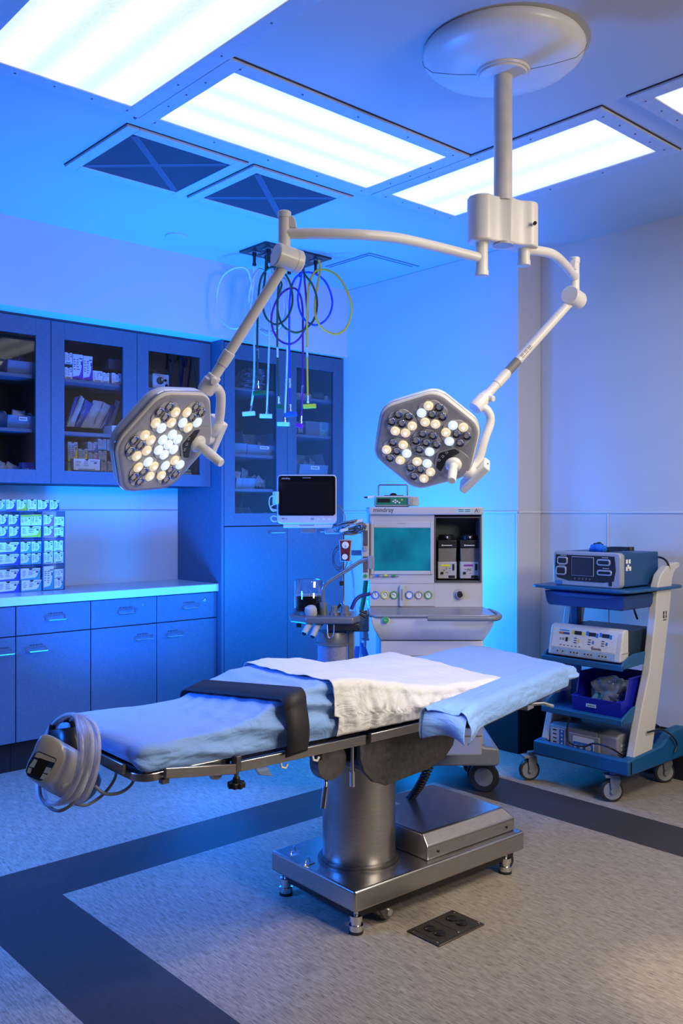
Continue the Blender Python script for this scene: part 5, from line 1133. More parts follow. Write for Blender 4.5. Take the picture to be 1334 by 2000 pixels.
# base tray with raised sides
b = new(); prism(b, [(0, 0), (.52, 0), (.52, .5), (0, .5)], 'z', .150, .185)
prism(b, [(-.01, .15), (-.01, .225), (.06, .232), (.30, .245), (.40, .30), (.52, .305), (.545, .27), (.545, .15)], 'y', -.02, .03)
prism(b, [(-.01, .15), (-.01, .225), (.06, .232), (.30, .245), (.40, .30), (.52, .305), (.545, .27), (.545, .15)], 'y', .47, .52)
box(b, -.02, .02, -.02, .52, .150, .225); box(b, .51, .545, .03, .47, .15, .26); obj('base', b, CB, ct_, bevel=.010, seg=3)
for x, y, a in ((3.852, 2.80, -.55), (3.862, 2.325, -.75), (4.335, 2.31, -.6), (4.335, 2.68, -.4)):
    b = new(); p = Vector((x-cf, y-cy0, 0)); tube(b, [p+Vector((0, 0, .15)), p+Vector((0, 0, .125))], .018, 16)
    Mr = Matrix.Translation(p) @ Matrix.Rotation(a, 4, 'Z')
    prism(b, [(-.02, .125), (.022, .130), (.028, .10), (.004, .042), (-.016, .050), (-.022, .10)], 'y', -.026, -.018, Mr); prism(b, [(-.02, .125), (.022, .130), (.028, .10), (.004, .042), (-.016, .050), (-.022, .10)], 'y', .018, .026, Mr)
    box(b, -.045, .022, -.026, .026, .118, .132, Mr); f = obj('castor_fork', b, mat('fork_grey', (.17, .19, .22), .4), ct_, bevel=.003)
    b = new(); ax = (Mr.to_3x3() @ Vector((0, 1, 0))); c = Mr @ Vector((-.008, 0, .055)); lathe(b, [(.040, -.014), (.053, -.012), (.055, -.006), (.055, .006), (.053, .012), (.040, .014)], c, ax, 34); wl = obj('castor_wheel', b, DK, f, angle=40)
    b = new(); lathe(b, [(.043, -.0145), (.043, .0145)], c, ax, 30); h_ = obj('hub', b, mat('hub_grey', (.22, .24, .28), .4), wl)
    b = new(); lathe(b, [(.012, -.0285), (.012, .0285)], c, ax, 16); obj('axle', b, mat('fork_grey', (0, 0, 0)), f)
# uprights
UP = [(3.863, .205), (3.943, .44), (4.020, .62), (4.078, .886), (4.098, 1.03), (4.130, 1.085), (4.190, 1.122), (4.255, 1.138), (4.300, 1.140), (4.318, 1.136), (4.322, 1.124), (4.316, 1.114), (4.285, 1.105), (4.262, 1.09), (4.243, 1.06), (4.218, .905), (4.160, .66), (4.104, .437), (4.045, .235)]
UP = [(x-cf, z) for x, z in UP]
for nm, y0, y1 in (('near', -.012, .030), ('far', .470, .512)):
    b = new(); prism(b, [tuple(p) for p in smooth_path([(x, z, 0) for x, z in UP], 3, True)] if False else UP, 'y', y0, y1); up = obj('upright', b, mat('upright_white', (.52, .52, .51), .4, var=.015, scale=8), ct_, bevel=.006, seg=3)
    if nm == 'near':
        for dx, dz, w__, h__ in ((-.014, .010, .008, .012), (-.014, -.010, .008, .012), (.010, .010, .008, .012), (.010, -.010, .008, .012), (-.014, 0, .004, .010), (.014, 0, .004, .010)):
            pass
        c = (4.165-cf, .885); b = new(); prism(b, [(c[0]-.017, c[1]-.017), (c[0]+.017, c[1]-.017), (c[0]+.017, c[1]+.017), (c[0]-.017, c[1]+.017)], 'y', -.0132, -.012); em = obj('emblem', b, IK, up)
        b = new(); box(b, c[0]-.004, c[0]+.004, -.0138, -.013, c[1]-.017, c[1]+.017); box(b, c[0]-.010, c[0]+.010, -.0138, -.013, c[1]-.004, c[1]+.004); obj('emblem_cross', b, DIAL, em)
        text('medtronic', .0075, Matrix.Translation((c[0]-.020, -.0126, c[1]-.028)) @ FACE, IK, up) if False else None
        b = new()
        for i in range(6): box(b, c[0]-.016+i*.0055, c[0]-.012+i*.0055, -.0128, -.012, c[1]-.028, c[1]-.023)
        obj('emblem_caption', b, IK, up)
b = new(); box(b, .20, .24, .40, .44, .20, 1.0); obj('rear_post', b, CB, ct_, bevel=.003)
def shelf(z, x0, x1, lip, name='shelf'):
    b = new(); box(b, x0, x1, .03, .47, z-.012, z); prism(b, [(x0, z-.022), (x1, z-.006), (x1, z+lip), (x0+.10, z+lip*.9), (x0+.015, z+.012), (x0, z-.0)], 'y', .022, .034); prism(b, [(x0, z-.022), (x1, z-.006), (x1, z+lip), (x0+.10, z+lip*.9), (x0+.015, z+.012), (x0, z)], 'y', .466, .478)
    box(b, x0-.003, x0+.012, .022, .478, z-.028, z+.002); return obj(name, b, CB, ct_, bevel=.004)
shelf(.405, -.005, .33, .055); shelf(.665, -.005, .36, .05); 
b = new(); box(b, .0, .37, .035, .465, 1.000, 1.014); obj('top_shelf', b, CB, ct_, bevel=.003)
b = new(); prism(b, rrect(-.045, .52, -.03, .53, .06, 8), 'z', 1.010, 1.024)
o = obj('top_rim', b, CB, ct_, bevel=.004)
b = new(); A = []
for i, (x, z0_, z1_) in enumerate(((-.008, .995, .935), (.0, .995, .925))): pass
prism(b, [(.02, .925), (.455-.02, .925), (.47-.02, .945), (.47-.01, .990), (.25, .972) if False else (.47-.01, .996), (.01, .996), (.01, .95)], 'x', -.006, .34); dw = obj('drawer', b, CB2, ct_, bevel=.012, seg=3)
b = new(); prism(b, [(.03, .992), (.44, .992), (.36, .974), (.11, .974)], 'x', -.012, -.004); obj('drawer_grip', b, mat('grip_blue', (.015, .09, .30), .45), dw, bevel=.002)
# ---------------------------------------------------------- units on the cart
def unit(name, label, cat, x, y0, y1, z, group=None): return empty(name, (x, (y0+y1)/2, z), label, cat, group=group)
# top generator; front is at -x, local y runs away to the left
ug = unit('generator', 'blue and silver generator with dark touch screen on top of the cart', 'generator', 3.86, 2.285, 2.668, 1.0245); hw = .19
b = new(); box(b, .035, .36, -hw, hw, .006, .170); obj('casing', b, mat('generator_blue', (.010, .065, .20), .4, scale=12, var=.03), ug, bevel=.006, seg=3)
b = new()
Rg = []
for x, k, zt in ((.0, .955, .160), (-.004, .94, .155)): pass
prism(b, rrect(-hw, hw, 0, .172, .022, 5), 'x', .0, .040); fr = obj('front_frame', b, mat('generator_silver', (.36, .38, .41), .35, .2), ug, bevel=.006, seg=3)
b = new(); prism(b, [(-.155, .035), (-.10, .026), (.10, .026), (.165, .040), (.178, .085), (.172, .155), (-.160, .155), (-.166, .09)], 'x', -.003, .0); fp = obj('front_panel', b, M_BPLAS(), ug, bevel=.001)
b = new(); box(b, -.006, -.003, -.048, .078, .052, .148); frm = obj('screen_frame', b, mat('screen_frame', (.30, .33, .38), .35), fp, bevel=.001)
b = new(); box(b, -.0075, -.006, -.045, .075, .055, .145); obj('screen', b, mat('screen_navy', (.012, .03, .06), .12), frm)
# local +y is at the LEFT of the picture
for y0, z0, w__, h__ in ((.100, .105, .062, .040), (.108, .052, .062, .045), (-.140, .108, .075, .032), (-.148, .060, .082, .028)):
    b = new(); prism(b, rrect(y0, y0+w__, z0, z0+h__, .012), 'x', -.008, -.003); s_ = obj('socket_rim', b, mat('rim_silver', (.45, .48, .52), .3, .5), fp, bevel=.002)
    b = new(); prism(b, rrect(y0+.007, y0+w__-.007, z0+.007, z0+h__-.007, .008), 'x', -.0085, -.006); obj('socket', b, M_BPLAS(), s_)
for y0, z0 in ((.11, .150), (-.125, .146), (-.13, .094), (.12, .100)):
    b = new()
    for i in range(4): box(b, -.0036, -.003, y0+i*.009, y0+.006+i*.009, z0, z0+.003)
    obj('printed_label', b, DIAL, fp)
for y0 in (.060, .035, .015, -.005, -.025):
    b = new(); lathe(b, [(.005, 0), (.005, -.002)], (-.003, y0, .038), (1, 0, 0), 14); obj('button', b, mat('button_dim', (.10, .11, .13), .4), fp)
b = new(); box(b, -.0025, .0, -.145, -.128, .012, .032); obj('power_switch', b, M_BPLAS(), fr)
b = new(); box(b, -.002, 0, .135, .175, .006, .024); obj('front_label', b, mat('label_blue', (.04, .20, .50), .4), fr)
b = new()
for i, (x, z) in enumerate(((.05, .12), (.075, .12), (.062, .095), (.05, .085), (.08, .085))): box(b, x, x+.016, -hw-.0012, -hw, z, z+.02)
obj('side_sticker', b, M_PAPER(), ug)
# foot switch / handpiece on top
hp = empty('handpiece', (3.97, 2.47, 1.1945), 'bright blue handpiece with coiled black cord lying on the generator', 'handpiece')
b = new(); V = [Vector(p) for p in ((-.0, .055, .014), (.0, .04, .016), (.0, .0, .018), (.0, -.03, .014), (.0, -.04, .012))]; tube(b, V, [.004, .020, .024, .018, .010], 18, smooth=5); obj('body', b, mat('handpiece_blue', (.01, .16, .62), .35), hp, angle=70)
b = new(); tube(b, [Vector((0, .03, .036)), Vector((0, .0, .040)), Vector((0, -.02, .034))], [.006, .009, .006], 10, smooth=4); obj('grip', b, M_BPLAS(), hp, angle=60)
for k in range(5):
    b = new(); tube(b, [(-.01+.01*k, .04, .005+.002*k), (.02+.005*k, -.05, .006+.004*k), (.03, -.14, .012+.003*k), (.06, -.15, .012+.003*k), (.05, -.04, .006+.003*k), (.03, .05, .005)], .0038, 8, closed=True, smooth=5); obj('cord', b, M_BPLAS(), hp, angle=80)
# electrosurgical unit
bo = unit('electrosurgical_unit', 'white electrosurgical unit with three number windows on the middle cart shelf', 'electrosurgical unit', 3.86, 2.275, 2.690, .6665); hw = .205
b = new(); box(b, .05, .33, -hw+.02, hw-.02, .012, .148); obj('casing', b, mat('esu_dark_blue', (.015, .035, .075), .4), bo, bevel=.004)
tilt = .05
b = new(); prism(b, [(-.020, .006), (.062, .006), (.062, .158), (.034, .162), (.012, .150)], 'y', -hw, hw); es = obj('front_shell', b, mat('esu_white', (.52, .54, .55), .35), bo, bevel=.008, seg=3)
def fpt(y, z, o=.001): # point on the sloping front face
    return (-.020+(z-.006)/.144*.032-o, y, z)
def fq(name, y0, y1, z0, z1, m, parent, o=.0012, th=.002):
    b = new(); P0 = [fpt(y0, z0, o), fpt(y1, z0, o), fpt(y1, z1, o), fpt(y0, z1, o)]; A = [b.verts.new(p) for p in P0]; B = [b.verts.new((p[0]+th, p[1], p[2])) for p in P0]
    b.faces.new(A); b.faces.new(B[::-1])
    for j in range(4): b.faces.new((A[j], A[(j+1) % 4], B[(j+1) % 4], B[j]))
    return obj(name, b, m, parent)
pl = fq('membrane', -hw+.03, hw-.02, .048, .142, mat('membrane_white', (.60, .64, .68), .4), bo); p2 = fq('connector_strip', -hw+.03, hw-.02, .014, .044, mat('strip_blue', (.25, .38, .55), .4), bo)
for y0, c in ((.040, 'y'), (-.040, 'b'), (-.115, 'b')):
    w1 = fq('number_window', y0-.020, y0+.020, .116, .134, M_BPLAS(), pl, .0025)
    fq('step_key', y0+.022, y0+.034, .118, .138, GM[c], pl, .0024); fq('step_key', y0-.034, y0-.022, .112, .132, GM[c], pl, .0024)
    for k in range(3): fq('mode_mark', y0+.004, y0+.020, .096-.011*k, .100-.011*k, IK, pl, .0022)
    fq('mode_key', y0-.014, y0-.004, .080, .094, GM[c], pl, .0024)
fq('logo_bar', .125, .150, .112, .122, mat('logo_orange', (.45, .16, .04), .4), pl, .0024); fq('logo_bar', .090, .125, .112, .122, mat('logo_navy', (.02, .06, .25), .4), pl, .0024); fq('logo_text', .092, .150, .128, .134, mat('logo_blue', (.05, .3, .7), .4), pl, .0024)
for y0 in (.138, .122): fq('key', y0-.005, y0+.005, .082, .094, M_GPLAS(), pl, .0022)
fq('power_switch', .095, .108, .078, .098, M_BPLAS(), pl, .003)
bm_ = Matrix.Translation(Vector(fpt(-.045, .052, .0016))) @ Matrix.Rotation(0, 4, 'Y') @ FACEX
text('Bovie', .024, bm_, IK, pl)
for i in range(6): fq('printed_mark', .13-i*.022, .138-i*.022, .056, .060, IK, pl, .0022)
for y0, w__ in ((.145, .018), (.115, .020), (.050, .055), (-.030, .055), (-.110, .055)):
    q_ = fq('connector_plate', y0-w__/2, y0+w__/2, .018, .038, mat('conn_plate_grey', (.30, .36, .44), .4), p2, .0022)
    for k in range(3 if w__ > .03 else 1):
        b = new(); lathe(b, [(.0035, 0), (.0035, .002)], fpt(y0-w__/2+w__*(k+.5)/(3 if w__ > .03 else 1), .028, .0045), (1, 0, 0), 10); obj('jack', b, M_BPLAS(), q_)
b = new(); box(b, -.002, .062, -hw-.001, -hw+.004, .045, .05); obj('side_groove', b, M_GPLAS(), bo)
# storage bin
bn = empty('storage_bin', (3.87, 2.42, .4055), 'deep blue open-front plastic storage bin on the lower cart shelf', 'bin')
BB = mat('bin_blue', (.005, .012, .36), .35, scale=10)
b = new(); yh = .135; T_ = .005; z1 = .185
box(b, .0, .30, -yh, yh, 0, T_)
for s_ in (-1, 1): prism(b, [(0, 0), (-.012, .075), (.03, .085), (.06, z1), (.30, z1), (.30, 0)], 'y', s_*yh-T_/2, s_*yh+T_/2)
box(b, .30-T_, .30, -yh, yh, 0, z1); prism(b, [(0, 0), (-.012, .075), (-.012+T_, .075), (T_, 0)], 'y', -yh, yh)
for s_ in (-1, 1): box(b, .055, .30, s_*yh-.010 if s_ < 0 else s_*yh, s_*yh if s_ < 0 else s_*yh+.010, z1-.006, z1); box(b, -.002, .04, s_*yh-(.03 if s_ > 0 else 0), s_*yh+(0 if s_ > 0 else .03), .07, .075)
obj('tray', b, BB, bn, bevel=.002)
b = new(); box(b, -.0105, -.0085, -.0, .055, .028, .044, Matrix.Rotation(0, 4, 'Y')); lbn = obj('paper_label', b, mat('label_cyan', (.35, .55, .75), .5), bn)
b = new(); [box(b, -.0112, -.0105, .005+i*.009, .011+i*.009, .034, .038) for i in range(5)]; obj('printed_text', b, IK, lbn)
def crumple(name, w_, h_, d_, m, seed, parent=None, n=14):
    b = new(); bmesh.ops.create_icosphere(b, subdivisions=4, radius=1)
    for v in b.verts:
        c = v.co.copy(); k = 1/max(abs(c.x), abs(c.y), abs(c.z))**.6; c = c*k; nn = fbm(c.x*2+seed, c.y*2, c.z*2, 4)*.22
        c = c*(1+nn); v.co = Vector((c.x*w_/2, c.y*d_/2, c.z*h_/2))
    for v in b.verts: v.co.z += h_/2
    return obj(name, b, m, parent, angle=28)
PB = mat('plastic_bag', (.22, .30, .42), .18, alpha=.85, scale=30, var=.3, coat=.5)
o = crumple('plastic_bag', .16, .15, .17, PB, 3); o.location = (4.02, 2.43, .412); prop(o, 'crumpled clear plastic bag inside the deep blue bin', 'bag')
b = new(); grid(b, 10, 10, lambda u, v: (.02+.02*math.sin(3*u)+.012*math.sin(9*v), -.02+.04*u, .085*v)); o = obj('paper_packet', b, mat('packet_cyan', (.10, .35, .55), .4), solid=.002); o.location = (3.905, 2.475, .415); o.rotation_euler = (.5, -.35, 0); prop(o, 'pale cyan paper packet sticking out at the front of the blue bin', 'packet')
# two units at the bottom
bu = unit('smoke_evacuator', 'grey box unit with blue keypad in the base of the cart', 'device', 3.875, 2.31, 2.70, .1855); hw = .195
b = new(); prism(b, [(.0, 0), (.33, 0), (.33, .130), (.03, .130), (.0, .118)], 'y', -hw, hw); cs = obj('casing', b, mat('unit_grey', (.22, .23, .27), .4, scale=10), bu, bevel=.008, seg=3)
UB = mat('unit_keypad_blue', (.03, .13, .45), .35); UW = mat('unit_label_pale', (.50, .56, .66), .4)
def up_(name, y0, y1, z0, z1, m, par, o=.002): b = new(); prism(b, rrect(y0, y1, z0, z1, .004, 3), 'x', -o, 0); return obj(name, b, m, par)
k1 = up_('keypad', .100, .185, .020, .110, UW, bu); up_('keypad_blue', .104, .135, .022, .104, UB, k1, .003)
for z in (.035, .055, .075, .095):
    up_('key', .114, .124, z-.005, z+.005, UW, k1, .0035)
    up_('printed_mark', .150, .172, z, z+.003, IK, k1, .0025)
b = new(); box(b, -.016, .0, -.105, .07, .0, .105); c2 = obj('front_module', b, mat('unit_grey', (0, 0, 0)), bu, bevel=.006)
b = new(); prism(b, rrect(-.075, .045, .018, .092, .004, 3), 'x', -.018, -.016); k2 = obj('keypad', b, UW, c2)
b = new(); prism(b, rrect(-.072, .042, .020, .066, .004, 3), 'x', -.019, -.018); obj('keypad_blue', b, UB, k2)
for y, r_ in ((.028, .008), (-.006, .010), (-.045, .015)): b = new(); lathe(b, [(r_, 0), (r_, -.002)], (-.019, y, .044), (1, 0, 0), 20); obj('round_key', b, UW, k2)
b = new(); prism(b, rrect(-.09, .08, .098, .126, .008, 3), 'x', -.012, .0); obj('top_grip', b, mat('fork_grey', (0, 0, 0)), bu, bevel=.003)
b = new()
for i in range(3):
    for k in range(3): box(b, .03+.022*i, .045+.022*i, -hw-.001, -hw, .03+.02*k, .042+.02*k)
obj('side_labels', b, UW, bu)
# power cords on the cart
t = empty('power_cord', (4.2, 2.3, .24), 'black power cords looping over the cart base and behind it', 'cord')
o_ = Vector((4.2, 2.3, .24))
for pts in ([at(1118, 1395, x=3.84), at(1108, 1420, x=3.835), at(1112, 1450, x=3.835), at(1140, 1458, x=3.83), at(1160, 1452, x=3.84), at(1190, 1460, y=2.30), at(1215, 1475, y=2.30)], [at(1265, 1430, y=2.21), at(1290, 1425, y=2.21), at(1310, 1435, y=2.20), at(1322, 1452, y=2.20), at(1318, 1470, y=2.20)], [at(1275, 1412, y=2.3), at(1287, 1420, y=2.32), at(1280, 1434, y=2.3), at(1262, 1436, y=2.3), at(1258, 1422, y=2.32)]):
    b = new(); tube(b, [p-o_ for p in pts], .0045, 8, smooth=7); obj('cord', b, M_BPLAS(), t, angle=80)
t = empty('hanging_cord', (4.36, 2.25, 1.05), 'black cord loop hung over the curved handle at the back of the cart', 'cord'); o_ = Vector((4.36, 2.25, 1.05))
for pts in ([at(1286, 1088, y=2.30), at(1296, 1091, y=2.26), at(1304, 1100, y=2.23), at(1308, 1120, y=2.23), at(1306, 1145, y=2.24)], [at(1302, 1128, y=2.25), at(1308, 1140, y=2.25), at(1305, 1154, y=2.25), at(1299, 1158, y=2.25), at(1299, 1140, y=2.25)], [at(1236, 1182, y=2.40), at(1240, 1195, y=2.42), at(1245, 1209, y=2.42)]):
    b = new(); tube(b, [p-o_ for p in pts], .0055, 8, smooth=7); obj('cord', b, M_BPLAS(), t, angle=80)
# ============================================================ SUTURE RACK AND CUPBOARD CONTENTS
CARD = M_PAPER()
SW = {'blue': (.03, .08, .62), 'teal': (.05, .35, .45), 'lime': (.45, .60, .02), 'pink': (.55, .12, .22), 'violet': (.13, .03, .45), 'yellow': (.75, .50, .02), 'plain': (.60, .66, .70), 'cyan': (.10, .45, .60), 'navy': (.03, .06, .20)}
SWM = {k: mat('carton_'+k, v, .45, scale=60, var=.04) for k, v in SW.items()}
DIM = mat('grey_card', (.34, .33, .31), .6, scale=90)
def carton(label, group, x0, x1, z0, z1, y, depth, style, seed, notch='top', card=None, band=False):
    r = random.Random(seed); w_, h_ = x1-x0, z1-z0
    t = empty('suture_carton', ((x0+x1)/2, y, z0), label, 'carton', group=group)
    b = new(); box(b, -w_/2, w_/2, 0, depth, 0, h_); bd = obj('box', b, card or CARD, t, bevel=.0008)
    b = new(); e = -.0006
    if band: prism(b, [(-w_/2+.001, h_*.82), (w_/2-.001, h_*.82), (w_/2-.001, h_-.001), (-w_/2+.001, h_-.001)], 'y', e, 0)
    elif style != 'plain': prism(b, [(-w_/2+.001, .001), (w_/2-.001, .001), (w_/2-.001, h_*.88), (w_/2-min(w_*.10, .010), h_*.70), (w_/2-min(w_*.22, .018), h_*.34), (w_/2-min(w_*.38, .030), h_*.17), (-w_/2+.001, h_*.11)], 'y', e, 0)
    else: prism(b, [(-w_*.32, h_*.06), (w_*.30, h_*.06), (w_*.30, h_*.12), (-w_*.32, h_*.12)], 'y', e, 0)
    obj('colour_print', b, SWM[style if style != 'plain' else 'navy'], bd)
    b = new(); cols = [(-w_*.42, -w_*.20), (-w_*.12, w_*.16)]
    for c0, c1 in cols:
        z = h_*.80
        while z > h_*.32:
            l = r.uniform(.5, 1)*(c1-c0); box(b, c0, c0+l, -.0007, 0, z-h_*.03, z); z -= h_*r.uniform(.075, .12)
    box(b, w_*.27, w_*.38, -.0007, 0, h_*.60, h_*.74); box(b, w_*.12, w_*.42, -.0007, 0, h_*.82, h_*.86)
    obj('small_print', b, mat('print_dark', (.05, .06, .12), .6), bd)
    if notch:
        rr_ = min(w_*.16, .011); b = new(); zc = h_-.0005 if notch == 'top' else .0005; sg = -1 if notch == 'top' else 1
        prism(b, [(rr_*math.cos(a), zc+sg*rr_*.8*math.sin(a)) for a in [PI*i/10 for i in range(11)]], 'y', -.0009, 0); obj('thumb_notch', b, M_BPLAS(), bd)
    return t
ORD = ['leftmost', 'second from left', 'third from left', 'fourth from left', 'fifth from left', 'sixth from left', 'seventh from left', 'eighth from left']
def rz3(x, y): return x*.15, 940+y*.15
RY = at(126.7, 1151.5, z=ZCT).y
rx1 = at(126.9, 1000, y=RY).x; rx0 = rx1-.62
def rowcartons(entries, rowname, y, conv, group, depth=.11, seed0=0, clampz=None):
    out = []
    for i, e in enumerate(entries):
        x0, x1, tp, bt, st = e[:5]; kw = e[5] if len(e) > 5 else {}
        p0, p1 = conv(x0, bt), conv(x1, bt); pt = conv((x0+x1)/2, tp); pb = conv((x0+x1)/2, bt); yy = y+kw.get('dy', 0)
        X0_, X1_ = at(p0[0], 1000, y=yy).x, at(p1[0], 1000, y=yy).x; z0 = at(*pb, y=yy).z; z1 = at(*pt, y=yy).z
        if kw.get('ext'): X0_ = X0_-kw['ext']
        if clampz is not None and kw.get('floor', 1) and abs(z0-clampz) < .03: z1 += clampz-z0; z0 = clampz
        col_ = {'plain': 'white', 'violet': 'white and violet'}.get(st, 'white and '+st)
        carton('%s carton, %s in %s' % (col_, ORD[i], rowname), group, X0_+.0006, X1_-.0006, z0+.0005, z1, yy, kw.get('depth', depth), st, seed0+i, kw.get('notch', 'top'), kw.get('card'), kw.get('band', False))
SG = 'suture cartons in the clear rack on the worktop'
rowcartons([(-60, 72, 237, 385, 'cyan'), (78, 207, 237, 385, 'blue'), (218, 350, 240, 385, 'lime'), (357, 480, 237, 385, 'plain'), (493, 640, 243, 385, 'blue'), (648, 775, 245, 385, 'blue')], 'the row on top of the clear rack', RY+.01, rz3, SG, seed0=10)
rowcartons([(-32, 103, 432, 580, 'blue'), (112, 245, 435, 580, 'blue'), (268, 405, 437, 578, 'lime', dict(notch=None, band=True)), (407, 545, 432, 576, 'lime', dict(notch=None, band=True)), (565, 692, 437, 582, 'pink'), (705, 835, 462, 590, 'plain', dict(notch='bottom'))], 'the highest row inside the rack', RY+.006, rz3, SG, seed0=20)
rowcartons([(-25, 103, 590, 732, 'blue'), (120, 250, 590, 732, 'blue'), (272, 535, 585, 730, 'lime'), (570, 695, 587, 727, 'pink'), (705, 828, 600, 722, 'plain', dict(notch='bottom'))], 'the second row inside the rack', RY+.006, rz3, SG, seed0=30)
rowcartons([(-40, 250, 795, 942, 'blue'), (268, 402, 788, 935, 'teal'), (410, 540, 783, 928, 'teal'), (578, 692, 775, 920, 'plain'), (702, 820, 770, 914, 'plain')], 'the third row inside the rack', RY+.006, rz3, SG, seed0=40)
rowcartons([(-40, 250, 950, 1096, 'blue'), (268, 400, 942, 1086, 'teal'), (412, 535, 937, 1078, 'teal'), (570, 690, 925, 1070, 'plain'), (703, 825, 920, 1064, 'plain')], 'the fourth row inside the rack', RY+.006, rz3, SG, seed0=50)
rowcartons([(-40, 250, 1150, 1300, 'blue'), (268, 528, 1133, 1284, 'teal'), (567, 700, 1105, 1415, 'teal', dict(notch=None)), (707, 825, 1145, 1262, 'plain', dict(notch=None))], 'the fifth row inside the rack', RY+.006, rz3, SG, seed0=60)
rowcartons([(-40, 250, 1305, 1455, 'blue'), (280, 542, 1286, 1434, 'teal'), (707, 825, 1266, 1408, 'teal')], 'the lowest row inside the rack', RY+.006, rz3, SG, seed0=70)
ACR = glass_mat('clear_acrylic', (.75, .85, 1), .93, .05); EDG = mat('acrylic_edge', (.03, .08, .30), .2)
t = empty('suture_rack', ((rx0+rx1)/2, RY, ZCT), 'clear acrylic rack holding rows of suture cartons at the left end of the worktop', 'rack')
ox = (rx0+rx1)/2; zt_ = at(120, 998.3, y=RY).z
zlev = [ZCT+.001, at(120, 1100.7, y=RY).z-.004, at(120, 1050, y=RY).z-.004, zt_]
for z in zlev:
    b = new(); box(b, rx0-ox, rx1-ox, 0, .115, z-ZCT-.003, z-ZCT); sh_ = obj('shelf', b, ACR, t, smooth=False)
    b = new(); box(b, rx0-ox, rx1-ox, -.001, .0, z-ZCT-.003, z-ZCT); obj('polished_edge', b, EDG, sh_)
for px in (126.9, 83, 38.7):
    x = at(px, 1000, y=RY).x-ox; b = new(); box(b, x-.003, x, 0, .115, 0, zt_-ZCT); sd_ = obj('divider', b, ACR, t, smooth=False)
    b = new(); box(b, x-.003, x, -.001, 0, 0, zt_-ZCT); obj('polished_edge', b, EDG, sd_)
# ---- second wall cabinet
def c5(x, y): return 110+x*.14, 660+y*.14
CG = 'cartons in the middle glass cabinet'; Yc = YU+.06
D_ = dict(card=DIM)
rowcartons([(118, 225, 370, 535, 'plain'), (230, 375, 190, 548, 'violet', dict(notch='bottom')), (376, 508, 208, 556, 'violet', dict(notch='bottom')), (512, 648, 415, 570, 'plain', dict(notch=None)), (650, 740, 435, 578, 'plain'), (775, 910, 440, 592, 'plain')], 'top shelf row, middle glass cabinet', Yc, c5, CG, seed0=80, clampz=zsh[0]+.0)
rowcartons([(118, 225, 203, 362, 'plain'), (735, 925, 300, 440, 'navy', dict(card=mat('blue_box', (.05, .10, .22), .5), dy=.05, notch=None))], 'raised layer, top shelf, middle glass cabinet', Yc, c5, CG, seed0=90)
rowcartons([(160, 235, 1735, 1858, 'yellow', D_), (240, 610, 1690, 1848, 'plain', dict(dy=-.035)), (620, 705, 1722, 1868, 'plain', D_), (712, 812, 1722, 1870, 'plain', D_)], 'bottom layer, middle glass cabinet', Yc+.03, c5, CG, seed0=100, clampz=zub+.0185)
rowcartons([(160, 300, 1450, 1728, 'yellow', D_), (306, 437, 1545, 1712, 'yellow', D_), (445, 580, 1598, 1714, 'pink', D_), (585, 705, 1572, 1716, 'plain', D_)], 'second lowest layer, middle glass cabinet', Yc+.04, c5, CG, seed0=110)
rowcartons([(440, 575, 1450, 1592, 'navy', D_), (580, 700, 1408, 1560, 'teal', D_), (708, 800, 1418, 1575, 'teal', D_)], 'third lowest layer, middle glass cabinet', Yc+.04, c5, CG, seed0=120)
PW = mat('pouch_white', (.42, .41, .40), .5, scale=25, var=.15); PBl = mat('pouch_blue_film', (.03, .08, .28), .25, scale=30, var=.4)
def quadthing(name, pts, conv, y, th, m, label, cat, group, wob=.004, parent=None):
    P = [at(*conv(*p), y=y) for p in pts]; base = P[0].copy(); b = new(); sd = random.random()*50
    def f(off):
        def g(u, v):
            p = P[0].lerp(P[1], u).lerp(P[3].lerp(P[2], u), v)-base; e_ = math.sin(PI*min(1, max(0, u)))**.6*math.sin(PI*v)**.5
            return p+Vector((wob*fbm(u*3+sd, v*4)*.6, off*(.15+.85*e_)*th/2+wob*fbm(u*4, v*5+sd), wob*fbm(u*3, v*3, sd)*.5))
        return g
    V = grid(b, 8, 12, f(-1)); W2 = grid(b, 8, 12, f(1))
    for A, B in ((V[0], W2[0]), (V[-1], W2[-1])):
        for j in range(12): b.faces.new((A[j], A[j+1], B[j+1], B[j]))
    for j in (0, 12):
        for i in range(8): b.faces.new((V[i][j], V[i+1][j], W2[i+1][j], W2[i][j]))
    o = obj(name, b, m, None, angle=50); o.location = base; return prop(o, label, cat, group)
PG = 'sterile pouches leaning on the middle shelf'
for i, (pts, m, lb_) in enumerate((([(145, 1235), (245, 1240), (395, 850), (340, 800)], PW, 'white edged pouch leaning farthest left on the middle shelf of the glass cabinet'),
    ([(120, 1235), (150, 1238), (338, 805), (250, 830)], PBl, 'dark blue film pouch behind the leftmost white one, middle shelf'),
    ([(250, 1240), (335, 1245), (520, 915), (400, 860)], PBl, 'dark blue pouch second from the left, leaning among the white ones'),
    ([(340, 1248), (500, 1256), (650, 890), (520, 865)], PW, 'broad white pouch in the middle of the leaning pouches'),
    ([(502, 1258), (600, 1264), (752, 950), (655, 890)], PW, 'narrow white pouch right of the broad one, leaning on the middle shelf'),
    ([(600, 1266), (698, 1270), (828, 950), (745, 920)], PBl, 'navy pouch second from the right among the leaning pouches'),
    ([(700, 1270), (782, 1274), (890, 890), (832, 860)], mat('pouch_grey', (.22, .26, .34), .4), 'grey-blue pouch leaning farthest right on the middle shelf'))):
    quadthing('sterile_pouch', pts, c5, YU+.10+.012*i, .02, m, lb_, 'pouch', PG)
rowcartons([(778, 945, 1155, 1278, 'cyan', dict(notch=None))], 'the middle shelf beside the leaning pouches', YU+.06, c5, CG, seed0=130, clampz=zsh[1])
